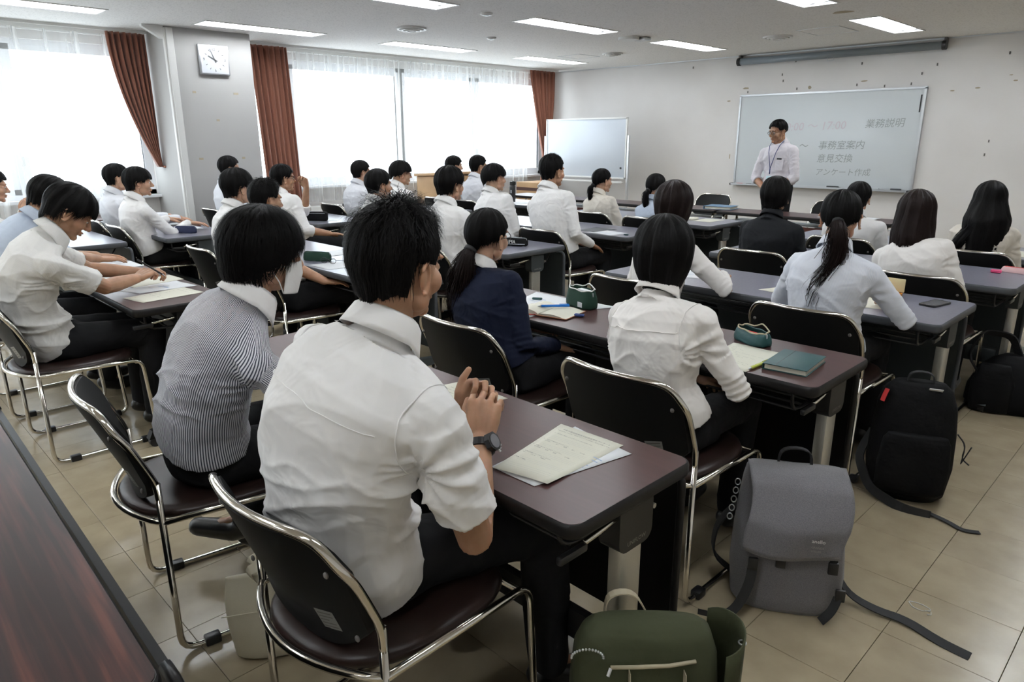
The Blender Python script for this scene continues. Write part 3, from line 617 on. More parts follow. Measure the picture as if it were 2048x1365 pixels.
# ------------------------------------------------------------------ desks
def desk(kind, x0, x1, y0, y1, label, rz=0, first=None):
    """folding seminar desk; origin at floor centre"""
    cx, cyy = (x0 + x1) / 2, (y0 + y1) / 2; W, D = x1 - x0, y1 - y0; gray = kind == 'gray'
    e = empty('seminar_desk', (cx, cyy, 0), rz, label, 'desk', 'seminar desks in rows')
    w, d = W / 2, D / 2; top = M['gray_top'] if gray else (M['rosewood'] if kind == 'rose' else M['walnut']); edge = M['edge_gray'] if gray else M['edge_black']; pan = M['panel_gray'] if gray else M['panel_black']
    cr = .035
    t = MB(); n = rrect(W - .012, D - .012, cr, 6); prism(t, n, .694, .7005, X=(1, 0, 0), Y=(0, 1, 0), Z=(0, 0, 1)); obj('tabletop', t, top, e)
    t = MB(); rr = []
    for (ins, z) in ((.010, .662), (.003, .666), (0, .674), (0, .690), (.002, .6975), (.0055, .7003), (.012, .6985), (.030, .690)): rr.append([(p[0], p[1], z) for p in rrect(W - 2 * ins, D - 2 * ins, max(cr - ins, .01), 6)])
    loft(t, rr, True); obj('edge_band', t, edge, e, smooth=False, auto=50)
    t = MB(); prism(t, rrect(W - .10, .50, .04, 5), d + .02, d + .036, o=(0, 0, .385)); pn = obj('modesty_panel', t, pan, e, auto=40)
    for sx in (-1, 1):
        t = MB(); tube(t, roundpath([(sx * (w - .12), d + .028, .14), (sx * (w - .048), d + .028, .14), (sx * (w - .048), d + .028, .636), (sx * (w - .12), d + .028, .636)], .04), .011, 8); obj('panel_rim', t, edge, pn, smooth=True)
    t = MB(); box2(t, -w + .16, w - .16, d - .10, d - .085, .53, .535); 
    for yy in np.linspace(-d + .11, d - .11, 5): tube(t, [(-w + .10, yy, .575), (w - .10, yy, .575)], .005, 6)
    tube(t, roundpath([(-w + .10, -d + .07, .66), (-w + .10, -d + .07, .595), (-w + .10, -d + .12, .575), (-w + .10, d - .12, .575), (-w + .10, d - .07, .65)], .03), .006, 6)
    tube(t, roundpath([(w - .10, -d + .07, .66), (w - .10, -d + .07, .595), (w - .10, -d + .12, .575), (w - .10, d - .12, .575), (w - .10, d - .07, .65)], .03), .006, 6)
    obj('book_shelf', t, M['plastic_black'], e, smooth=True)
    t = MB(); rbox(t, (0, .02, .24), (W - .18, .03, .09), .008); obj('stretcher', t, pan, e, auto=40)
    for s in (-1, 1):
        xx = s * (w - .055)
        t = MB(); prism(t, rrect(.13, .13, .03, 5, (1, 0, 0, 1)), -.03, .03, o=(xx, .03, .60), X=(0, 1, 0), Y=(0, 0, 1), Z=(1, 0, 0)); hs = obj('leg_housing', t, M['panel_gray'] if gray else M['plastic_black'], e, auto=40)
        if s > 0: text_obj('UNIFLOW', .016, M['sticker'], (xx + .031, -.005, .55), (0, 1, 0), (0, 0, 1), hs, 'lettering')
        t = MB(); rbox(t, (xx, .03, .32), (.04, .085, .45), .008); obj('leg_column', t, M['steelcol'], e, auto=40)
        if s > 0:
            t = MB(); tube(t, [(xx + .02, -.02, .635), (xx + .02, -.15, .622)], .007, 8); lv = obj('lever', t, M['chrome'], e, smooth=True)
            t = MB(); rbox(t, (xx + .02, -.19, .612), (.016, .09, .02), .005); obj('lever_grip', t, M['plastic_black'], lv, auto=40)
            t = MB(); tube(t, [(xx, .125, .60), (xx + .015, .125, .60)], .007, 10); obj('stop_knob', t, M['steelcol'], e)
        t = MB(); prism(t, [(-d - .01, .045), (-d + .01, .085), (-.05, .11), (.10, .11), (d + .03, .085), (d + .05, .045)], -.022, .022, o=(xx, 0, 0), X=(0, 1, 0), Y=(0, 0, 1), Z=(1, 0, 0)); obj('foot_beam', t, pan, e, auto=40)
        for yy in (-d + .02, d + .02):
            t = MB(); tube(t, [(xx - .014, yy, .026), (xx + .014, yy, .026)], .026, 16); rbox(t, (xx, yy, .05), (.03, .03, .02), .004); obj('caster', t, M['plastic_black'], e, auto=40)
    return e
D_ = {}
D_['G'] = desk('rose', -2.77, -.965, -.21, .255, 'dark rosewood desk in the bottom left foreground, nobody sitting behind it', rz=rad(-1.2))
D_['A'] = desk('walnut', -2.61, -.81, .97, 1.43, 'dark walnut desk with the two survey sheets, in front of the man with the watch')
D_['B'] = desk('walnut', -2.61, -.81, 2.14, 2.61, 'dark walnut desk with the green notebook at its right end')
D_['C'] = desk('gray', -2.56, -.765, 3.28, 3.88, 'grey desk with the orange pencil box and the phone')
D_['F'] = desk('gray', -2.51, -.71, 4.38, 5.03, 'grey desk with the pink eraser at the right edge of the photo')
D_['H'] = desk('gray', -2.50, -.70, 5.52, 6.14, 'grey desk behind the farthest right chair')
D_['E'] = desk('walnut', -5.27, -3.475, .97, 1.43, 'dark walnut desk the young man is writing on, left')
D_['m2'] = desk('gray', -5.24, -3.44, 2.13, 2.72, 'grey desk with the green tube pencil case and eyeglasses')
D_['m3'] = desk('gray', -5.22, -3.42, 3.31, 3.94, 'grey desk carrying the black pencil case with white lettering')
D_['m4'] = desk('gray', -5.15, -3.35, 4.58, 5.18, 'grey desk with the dark folder and loose papers, in front of the spiky-haired man')
D_['m5'] = desk('gray', -5.08, -3.26, 5.70, 6.34, 'grey desk of the woman in the pale blue shirt, nearest the front tables')
D_['l1'] = desk('gray', -7.75, -5.95, 1.12, 1.70, 'grey desk beyond the left edge of the photo')
D_['l2'] = desk('gray', -7.72, -5.92, 1.97, 2.55, 'grey desk with the navy pencil case, left')
D_['l3'] = desk('gray', -7.74, -5.94, 3.30, 3.92, 'grey desk with the black box-shaped pencil case, in front of the pillar')
D_['l4'] = desk('gray', -7.72, -5.92, 4.66, 5.24, 'grey desk in front of the pair by the window')
D_['l5'] = desk('gray', -7.70, -5.86, 6.02, 6.62, 'grey desk with the black bottle, by the far window')
# front tables
def front_table(x0, x1, y0, y1, label):
    e = empty('front_table', ((x0 + x1) / 2, (y0 + y1) / 2, 0), 0, label, 'table', 'long front tables'); w, d = (x1 - x0) / 2 - .01, (y1 - y0) / 2
    t = MB(); prism(t, rrect(2 * w - .01, 2 * d - .01, .02, 4), .694, .7005, X=(1, 0, 0), Y=(0, 1, 0), Z=(0, 0, 1)); obj('tabletop', t, M['walnut'], e)
    t = MB(); rbox(t, (0, 0, .683), (2 * w, 2 * d, .032), .006); obj('edge_band', t, M['edge_black'], e, auto=40)
    t = MB(); box2(t, -w + .06, w - .06, -d + .03, -d + .045, .22, .60); obj('front_panel', t, M['brown_panel'], e)
    t = MB(); box2(t, -w + .1, w - .1, -d + .09, d - .06, .60, .605); obj('under_shelf', t, M['alu'], e)
    for s in (-1, 1):
        t = MB(); tube(t, roundpath([(s * (w - .05), -d + .02, .03), (s * (w - .05), -d + .07, .66), (s * (w - .05), d - .07, .66), (s * (w - .05), d - .02, .03)], .04), .014, 8); obj('leg', t, M['chrome'], e, smooth=True)
        t = MB(); box2(t, s * (w - .05) - .015, s * (w - .05) + .015, -d, d, .0, .03); obj('foot_rail', t, M['plastic_black'], e)
front_table(-5.76, -3.97, 7.02, 7.46, 'front table with the blue binder, left of the standing man'); front_table(-3.95, -2.16, 7.0, 7.44, 'front table with loose white papers, right of the standing man')
front_table(-7.3, -5.78, 7.06, 7.50, 'front table in front of the mobile whiteboard')

# ------------------------------------------------------------------ chairs: origin on the floor under the middle of the rear legs, +Y is where the sitter looks
def chair(label):
    e = empty('stacking_chair', (0, 0, 0), 0, label, 'chair', 'black stacking chairs with chrome sled frames')
    hw = .238; tr = .0095
    t = MB()
    for s in (-1, 1):   # side sled loop with the back upright
        pts = [(s * hw, 0, .555), (s * hw, 0, .011), (s * hw, .46, .011), (s * hw, .435, .425), (s * hw, .0, .435)]
        tube(t, roundpath(pts, .05), tr, 10)
    bowx = lambda u: -.055 * (1 - (2 * u - 1) ** 2)        # back shell bows rearwards in the middle
    up = [(-hw, 0, .50), (-hw, 0, .555)]
    for z, y in ((.60, -.02), (.65, -.04), (.70, -.062)): up.append((-hw, y, z))
    topc = []
    for u in np.linspace(0, 1, 17):
        x = -hw + 2 * hw * u; k = abs(2 * u - 1); zz = .782 - .075 * max(0, (k - .72) / .28) ** 2.2; topc.append((x, -.088 + bowx(u) + .012 * max(0, (k - .8) / .2), zz))
    path = up + topc + [(-p[0], p[1], p[2]) for p in reversed(up)]
    path = np.array(path); path = np.stack([np.interp(np.linspace(0, 1, 90), np.concatenate([[0], np.cumsum(np.linalg.norm(np.diff(path, axis=0), axis=1))]) / np.linalg.norm(np.diff(path, axis=0), axis=1).sum(), path[:, i]) for i in range(3)], 1)
    for _ in range(9): path[1:-1] = (path[:-2] + path[1:-1] * 2 + path[2:]) / 4
    tube(t, path, tr, 10)
    arc = [(-hw, 0.0, .437)] + [(-hw + 2 * hw * u, -.085 * math.sin(PI * u) ** .8, .437) for u in np.linspace(.06, .94, 13)] + [(hw, 0.0, .437)]
    tube(t, np.array(arc), tr, 8); tube(t, [(-hw, .41, .415), (hw, .41, .415)], tr * .9, 8)
    obj('chrome_frame', t, M['chrome'], e, smooth=True)
    # back shell
    def bk(off):
        def fn(u, v):
            k = abs(2 * u - 1); x = (-hw + .008) + 2 * (hw - .008) * u
            zt = .776 - .075 * max(0, (k - .72) / .28) ** 2.2; zb = .455 + .10 * k ** 3.0
            z = zb + (zt - zb) * v; y = -.088 * max(0, (z - .50)) / .28 + bowx(u) * (.45 + .55 * v)
            return (x, y + off, z)
        return fn
    t = MB(); nu, nv = 25, 14; a = MB(); grid(a, bk(-.010), nu, nv); b = MB(); grid(b, bk(.012), nu, nv)
    t.add(a.V(), a.f); t.add(b.V(), [tuple(reversed(f)) for f in b.f]); o2 = nu * nv; br = list(range(nu)) + [j * nu + nu - 1 for j in range(1, nv)] + [(nv - 1) * nu + i for i in range(nu - 2, -1, -1)] + [j * nu for j in range(nv - 2, 0, -1)]
    t.f += [(br[i], br[(i + 1) % len(br)], br[(i + 1) % len(br)] + o2, br[i] + o2) for i in range(len(br))]
    bo = obj('backrest', t, M['back_black'], e, auto=50)
    for s in (-1, 1):
        for (z, y) in ((.70, -.068), (.53, -.012)): t = MB(); ell(t, (s * (hw - .035), y - .022, z), (.007, .004, .007), n=10, m=6); obj('rivet', t, M['screw'], bo, smooth=True)
    # seat: padded, dished at the rear
    rings = []
    for (ins, z) in ((.03, .412), (.006, .420), (.0, .434), (.008, .446), (.03, .452), (.09, .446)):
        ring = []
        for k in range(48):
            a_ = 2 * PI * k / 48; cx_, sy = math.cos(a_), math.sin(a_); p = 3.2
            rr_ = (abs(cx_) ** p + abs(sy) ** p) ** (-1 / p); X_ = cx_ * rr_ * (hw - .006 - ins); Y_ = sy * rr_ * (.228 - ins)
            if Y_ < 0: Y_ -= .055 * max(0, 1 - (X_ / hw) ** 2) * (-Y_ / .228)
            ring.append((X_,   .210 + Y_, z + (.012 * max(0, (Y_ - .1) / .128) if z > .44 else 0)))
        rings.append(ring)
    t = MB(); loft(t, rings); obj('seat', t, M['seat_brown'], e, smooth=True)
    t = MB(); c = bk(-.0115)
    u0, u1, v0, v1 = .70, .83, .12, .31; P = [c(u0, v0), c(u1, v0), c(u1, v1), c(u0, v1)]; t.add(P, [(0, 1, 2, 3)]); st = obj('inventory_sticker', t, M['sticker'], e)
    t = MB(); P = [np.array(p) + (0, -.0008, 0) for p in P]
    for k in range(5):
        f0, f1 = .12 + k * .17, .17 + k * .17; t.add([P[0] + (P[1] - P[0]) * .1 + (P[3] - P[0]) * f0, P[0] + (P[1] - P[0]) * (.9 if k != 2 else .6) + (P[3] - P[0]) * f0, P[0] + (P[1] - P[0]) * (.9 if k != 2 else .6) + (P[3] - P[0]) * f1, P[0] + (P[1] - P[0]) * .1 + (P[3] - P[0]) * f1], [(0, 1, 2, 3)])
    obj('printed_lines', t, M['screw'], st)
    for s in (-1, 1):
        for yy in (.085, .40): t = MB(); rbox(t, (s * hw, yy, .014), (.034, .045, .028), .005); obj('rubber_foot', t, M['plastic_black'], e, auto=40)
    return e
CH0 = []
def put_chair(x, y, rz, label):
    if not CH0: c = chair(label); CH0.append(c); c.location = (x, y, 0); c.rotation_euler = (0, 0, rad(rz)); return c
    return dup(CH0[0], (x, y, 0), rad(rz), label)
CHAIRS = [(-1.235, .615, 3, 'chair of the man with the black watch, nearest the camera'), (-2.16, .56, -8, 'chair of the man in the striped shirt and face mask'),
 (-2.04, 1.79, 0, 'chair of the woman in the navy jumper'), (-1.235, 1.76, 0, 'chair of the bob-haired woman with the green notebook'),
 (-1.185, 2.96, 0, 'chair of the woman with the long wavy ponytail'), (-2.10, 2.96, 0, 'chair of the bob-haired woman resting an arm on the grey desk'),
 (-2.08, 4.26, 0, 'chair of the person in black'), (-1.09, 4.10, 0, 'chair of the woman with straight shoulder-length hair'),
 (-1.10, 5.20, 0, 'chair of the woman with very long hair, at the right edge'), (-1.92, 5.24, 0, 'chair of the person half hidden behind the ponytail'),
 (-3.86, .58, 0, 'chair of the young man who is writing'), (-4.66, .56, 0, 'chair of the young man in pale blue, left edge'),
 (-4.70, 1.86, 0, 'chair of the student left of the curly-haired one'), (-3.98, 1.84, 0, 'chair of the curly-haired man with rolled sleeves'),
 (-3.80, 2.98, 0, 'chair of the young man right of the curly head in the foreground'), (-4.55, 2.98, 0, 'chair of the young man with the swept fringe'), (-6.08, 2.96, 0, 'chair of the man with dark-rimmed glasses near the pillar'),
 (-3.76, 4.10, 0, 'chair of the spiky-haired man'), (-4.42, 4.08, 0, 'chair of the young man left of the spiky-haired one'),
 (-4.32, 5.40, 0, 'chair of the woman in the cream blouse'), (-3.68, 5.36, 0, 'chair of the woman in the pale blue shirt'),
 (-6.45, 1.86, 0, 'chair of the young man reaching for the navy pencil case'), (-7.05, 1.86, 0, 'chair of the student hidden behind him by the drape'),
 (-7.32, 3.0, 0, 'chair of the student in front of the pillar'), (-6.90, 4.14, 0, 'chair of the broad-backed man by the window'), (-6.15, 4.14, 0, 'chair of the man with glasses by the window'),
 (-6.74, 5.46, 0, 'chair of the half hidden man before the tan lectern'), (-6.22, 5.46, 0, 'chair of the man with glasses right of the tan lectern'),
 (-6.35, .36, 0, 'chair beyond the left edge of the photo'), (-4.58, 7.98, 180, 'empty chair behind the front table, facing the class'), (-3.1, 7.98, 180, 'empty chair behind the right front table, facing the class')]
for c in CHAIRS: put_chair(*c)
# ------------------------------------------------------------------ people
def ik(S, W, a, b, pole):
    S, W, pole = map(np.array, (S, W, pole)); d = W - S; L_ = np.linalg.norm(d); Lm = min(L_, (a + b) * .995); u = d / (L_ + 1e-9)
    if L_ > Lm: W = S + u * Lm
    x = (a * a - b * b + Lm * Lm) / (2 * Lm); h = math.sqrt(max(a * a - x * x, 1e-6)); p = pole - u * (pole @ u); p = nrm(p)
    return S + u * x + p * h, W
_headcache = {}
def head_mesh(female=False, voxel=.004):
    key = (female, voxel)
    if key in _headcache: return _headcache[key]
    m = MB(); j = .9 if female else 1.0
    ell(m, (0, -.012, .035), (.074, .092, .088), n=28, m=18); ell(m, (0, .028, -.015), (.061, .062, .085), n=24, m=16)
    ell(m, (0, .032, -.068), (.046 * j, .050, .036)); ell(m, (0, .074, -.090), (.020 * j, .016, .016)); ell(m, (0, .070, .030), (.050, .022, .020))
    capchain(m, [(0, .088, .018), (0, .098, -.005), (0, .108, -.024)], [.007, .009, .012], 10)
    for s in (-1, 1):
        ell(m, (s * .012, .096, -.029), (.009, .010, .008), n=10, m=8); ell(m, (s * .036, .056, -.022), (.027, .030, .030)); ell(m, (s * .030, .0765, .006), (.017, .012, .011), n=12, m=8)
        ell(m, (s * .030, .082, .026), (.022, .009, .006), n=12, m=8); ell(m, (s * .044, .02, -.060), (.014, .03, .022))
        # ear: plate, rim, lobe
        R = rotz(s * .35); c = np.array((s * .078, -.004, -.006)); ell(m, c, (.0055, .014, .026), R, 14, 10)
        rim = [c + R @ np.array((s * .006, .017 * math.cos(a) - .003, .030 * math.sin(a))) for a in np.linspace(-1.9, 2.5, 16)]
        if s < 0: rim = [c + R @ np.array((s * .006, .017 * math.cos(a) - .003, .030 * math.sin(a))) for a in np.linspace(-1.9, 2.5, 16)]
        capchain(m, rim, [.0046] * 16, 8); ell(m, c + np.array((s * .002, .004, -.028)), (.005, .008, .009), n=10, m=8)
    ell(m, (0, .092, -.054), (.021, .009, .0055), n=14, m=8); ell(m, (0, .090, -.065), (.018, .009, .006), n=14, m=8)
    V, F = remesh(m, voxel, 2, .5)
    for s in (-1, 1):   # eye sockets, nostril and mouth lines
        d = np.exp(-(((V[:, 0] - s * .031) / .016) ** 2 + ((V[:, 2] - .004) / .009) ** 2)) * (V[:, 1] > .04); V[:, 1] -= d * .0035
        d = np.exp(-(((V[:, 0] - s * .031) / .02) ** 2 + ((V[:, 2] - .016) / .006) ** 2)) * (V[:, 1] > .04); V[:, 1] -= d * .003
    d = np.exp(-((V[:, 0] / .022) ** 2 + ((V[:, 2] + .0595) / .0022) ** 2)) * (V[:, 1] > .06); V[:, 1] -= d * .004
    _headcache[key] = (V, F); return V, F
def hand_mb(curl=25, spread=8, thumb=0, side=1, s=1.0, thumb_up=False):
    """wrist at origin, fingers +Y, back of hand +Z, thumb towards -X*side (right hand: side=1)"""
    m = MB(); X = [-.033, -.011, .011, .032]; Lf = [.070, .078, .073, .057]; R = [.0088, .0090, .0086, .0076]; ky = [.088, .092, .088, .080]
    for i in range(4):
        x = X[i]; capchain(m, [(x * .55, .006, -.002), (x * .9, .05, 0), (x, ky[i], 0)], [.0155, .0135, .0112], 10, up=(1, 0, 0))
        a = 0; p = np.array((x, ky[i], .001)); sp = rad((i - 1.5) * spread * .5); pts = [p]; seg = [Lf[i] * .46, Lf[i] * .30, Lf[i] * .24]; cu = [curl * .8, curl * 1.1, curl * .8]
        for q in range(3):
            a += rad(cu[q]); d = np.array((math.sin(sp) * math.cos(a), math.cos(sp) * math.cos(a), -math.sin(a))); p = p + d * seg[q]; pts.append(p)
        capchain(m, pts, [R[i], R[i] * .97, R[i] * .88, R[i] * .74], 10, up=(1, 0, 0))
    ell(m, (0, .045, -.006), (.034, .045, .014))
    if thumb_up: T = [(-.020, .018, -.006), (-.040, .050, .004), (-.045, .080, .022), (-.040, .103, .034)]
    else: T = [(-.020, .016, -.008), (-.044, .044, -.016 - .01 * thumb), (-.052 + .02 * thumb, .072, -.022 - .012 * thumb), (-.050 + .03 * thumb, .094, -.026 - .015 * thumb)]
    capchain(m, T, [.0150, .0130, .0100, .0080], 10)
    V = m.V() * s; V[:, 0] *= side; f = m.f if side > 0 else [tuple(reversed(q)) for q in m.f]
    o = MB(); o.add(V, f); return o
def basis(Y, Zhint):
    Y = nrm(Y); X = nrm(np.cross(Y, Zhint)); Z = np.cross(X, Y); return np.array([X, Y, Z]).T      # columns
def place(mb, Rm, t): mb.v = [mb.V() @ Rm.T + np.array(t)]; return mb
def fold_noise(P, seed, amp, dirs, k=14.0):
    r = np.random.default_rng(seed); out = np.zeros(len(P))
    for i in range(3):
        d = nrm(np.array(dirs[i % len(dirs)]) + r.normal(0, .15, 3)); e = nrm(r.normal(0, 1, 3)); e2 = nrm(r.normal(0, 1, 3))
        ph = r.uniform(0, 6.28, 3); kk = k * r.uniform(.7, 1.5)
        w = P @ d * kk + 1.5 * np.sin(P @ e * kk * .45 + ph[0]) + .8 * np.sin(P @ e2 * kk * .8 + ph[1]); rid = 1 - np.abs(np.sin(w * .5 + ph[2])); mask = .5 + .5 * np.sin(P @ e2 * k * .35 + ph[2])
        out += (rid ** 3) * mask * amp * (1.0 if i == 0 else .7)
    return out

def hair_shell(P, n_az=96, n_s=28):
    """P: dict of style; returns MB in head space; the shell is closed inward to the scalp"""
    c = np.array((0, -.008, .030)); rx, ry, rz = P['r']; R0 = (ry + rz) / 2
    azs = np.linspace(-PI, PI, n_az, endpoint=False); out = []; inn = []
    for s in range(n_s + 1):
        u = s / n_s; ring = []; ring2 = []
        for a in azs:
            Lz = P['len'](a) + P.get('jit', .012) * .5 * (math.sin(a * 23 + 1) * .6 + math.sin(a * 9.3) * .6); p = hair_point(P, a, Lz * u, 0); q = hair_point(P, a, Lz * u, -P.get('shell', .016) * (1 if u < .98 else .6)); ring.append(p); ring2.append(q)
        out.append(ring); inn.append(ring2)
    m = MB(); rings = out[1:] + inn[::-1][:-1]
    m2 = MB(); n = n_az; V = [out[0][0]]; F = []
    for r_ in rings: V += list(r_)
    V.append(inn[0][0]); k = len(rings)
    for i in range(n): F.append((0, 1 + i, 1 + (i + 1) % n))
    for j in range(k - 1):
        for i in range(n): F.append((1 + j * n + i, 1 + (j + 1) * n + i, 1 + (j + 1) * n + (i + 1) % n, 1 + j * n + (i + 1) % n))
    e = len(V) - 1
    for i in range(n): F.append((e, 1 + (k - 1) * n + (i + 1) % n, 1 + (k - 1) * n + i))
    return m2.add(V, F)
def interp(tab):
    xs = np.array([rad(t[0]) for t in tab]); ys = np.array([t[1] for t in tab]); return lambda a: float(np.interp(abs(a), xs, ys))
def hair_point(P, az, s, off):
    rx, ry, rz = P['r']; R = (rx * abs(math.sin(az)) + ry * abs(math.cos(az)) + rz) / 2; th = s / R; thr = rad(P['rel'](az)); c = (0, -.008, .030)
    t_ = min(th, thr); fl = P.get('flat', 0); ta = P.get('taper', None); o = off
    if ta: o -= ta(az) * max(0, (t_ / thr) - .5) * 2 * .9
    st, ct = math.sin(t_), math.cos(t_)
    x = c[0] + (rx + o) * st * math.sin(az); y = c[1] + (ry + o) * st * math.cos(az); z = c[2] + (rz + o) * ct
    if th > thr:
        d = (th - thr) * R; tx, ty, tz = rx * ct * math.sin(az), ry * ct * math.cos(az), -rz * st; l = math.sqrt(tx * tx + ty * ty + tz * tz); tu = P.get('tuck', 1.0); g = min(1, d / .05); ou = P.get('out', 0) * min(1, d / .13) * max(0, -math.cos(az) * .8 + .35)
        x += math.sin(az) * ou; y += math.cos(az) * ou
        x += tx / l * d * (1 - g * .7) - math.sin(az) * tu * d * d * 1.2; y += ty / l * d * (1 - g * .7) - math.cos(az) * tu * d * d * 1.2; z += tz / l * d * (1 - g) - d * g
    return np.array((x, y, z))
def strands(m, P, n, seed, width, lift=.004, curl=0.0, nseg=7, length=None, amin=0, top_lift=0.0, end_jit=.01, frac=(0, .9)):
    r = random.Random(seed)
    for i in range(n):
        az = r.uniform(-PI, PI); Lz = P['len'](az); u0 = r.uniform(*frac) ** .75; s0 = Lz * u0; ln = (length or Lz * .5) * r.uniform(.6, 1.2); s1 = min(s0 + ln, Lz + r.uniform(-.2, 1.0) * end_jit); of = r.uniform(.2, 1) * lift; az2 = az + r.gauss(0, .10 + P.get('mess', 0))
        ph = r.uniform(0, 6.28); tl = top_lift * max(0, math.cos(s0 / .085)) * r.uniform(.3, 1.0); pts = []
        for k in range(nseg + 1):
            t = k / nseg; p = hair_point(P, az + (az2 - az) * t, s0 + (s1 - s0) * t, -.003 + of * math.sin(min(1, t * 1.6) * PI / 2) + tl * t ** 1.2)
            if curl: p = p + np.array((math.sin(ph + t * 9), math.cos(ph + t * 8), math.sin(ph * 2 + t * 7))) * curl * t * max(.12, 1 - s0 / .17)
            pts.append(p)
        ribbon(m, pts, width * r.uniform(.6, 1.3), (0, 0, .03))
def ribbon(m, pts, w, ctr):
    pts = np.array(pts); T = np.gradient(pts, axis=0); out = pts - np.array(ctr); Sx = np.cross(T, out); Sx /= (np.linalg.norm(Sx, axis=1)[:, None] + 1e-9); n = len(pts)
    ww = w * np.array([.6 if k == 0 else (1.0 if k < n - 2 else (.7 if k == n - 2 else .08)) for k in range(n)])[:, None]
    V = np.empty((2 * n, 3)); V[0::2] = pts - Sx * ww; V[1::2] = pts + Sx * ww
    m.add(V, [(2 * k, 2 * k + 1, 2 * k + 3, 2 * k + 2) for k in range(n - 1)])
STY = {}
# taper 0.. ; len = arc length from crown to the end of hair at azimuth (0 face, 90 ear, 180 nape)
STY['short'] = dict(r=(.091, .111, .106), rel=interp([(0, 80), (40, 92), (90, 105), (180, 120)]), len=interp([(0, .140), (30, .148), (50, .170), (66, .205), (80, .172), (98, .175), (108, .262), (140, .290), (180, .292)]), taper=interp([(0, .002), (60, .006), (180, .010)]), shell=.024, tuck=3.0)
STY['crop'] = dict(r=(.090, .110, .110), rel=interp([(0, 60), (40, 80), (90, 105), (180, 120)]), len=interp([(0, .110), (35, .125), (55, .160), (68, .200), (80, .165), (98, .168), (108, .258), (140, .288), (180, .290)]), taper=interp([(0, .003), (60, .008), (180, .012)]), shell=.026, tuck=3.0)
STY['mop'] = dict(r=(.098, .118, .110), rel=interp([(0, 85), (60, 92), (90, 96), (180, 106)]), len=interp([(0, .188), (25, .195), (45, .215), (60, .245), (76, .232), (92, .222), (106, .275), (140, .318), (180, .325)]), shell=.026, tuck=2.2)
STY['bowl'] = dict(r=(.095, .116, .108), rel=interp([(0, 85), (60, 92), (90, 100), (180, 116)]), len=interp([(0, .176), (30, .182), (50, .195), (66, .218), (80, .180), (98, .185), (108, .265), (140, .295), (180, .300)]), shell=.024, taper=interp([(0, 0), (90, .004), (180, .008)]), tuck=2.2)
STY['bob'] = dict(r=(.101, .118, .110), rel=interp([(0, 85), (60, 90), (90, 92), (180, 98)]), len=interp([(0, .178), (22, .185), (34, .27), (60, .325), (90, .335), (180, .338)]), shell=.028, tuck=1.7)
STY['lob'] = dict(r=(.099, .115, .109), rel=interp([(0, 85), (60, 90), (90, 92), (180, 98)]), len=interp([(0, .150), (22, .17), (34, .32), (60, .42), (90, .44), (140, .43), (180, .37)]), shell=.028, tuck=.0, out=.030)
STY['long'] = dict(r=(.097, .114, .109), rel=interp([(0, 85), (60, 90), (90, 92), (180, 96)]), len=interp([(0, .14), (22, .17), (34, .32), (60, .44), (90, .52), (180, .56)]), shell=.030, tuck=0, out=.075)
STY['tied'] = dict(r=(.086, .105, .102), rel=interp([(0, 95), (60, 100), (90, 110), (180, 124)]), len=interp([(0, .140), (35, .145), (60, .168), (75, .185), (90, .172), (105, .205), (140, .250), (180, .262)]), shell=.020, taper=interp([(0, .003), (90, .006), (180, .004)]), tuck=2.5)

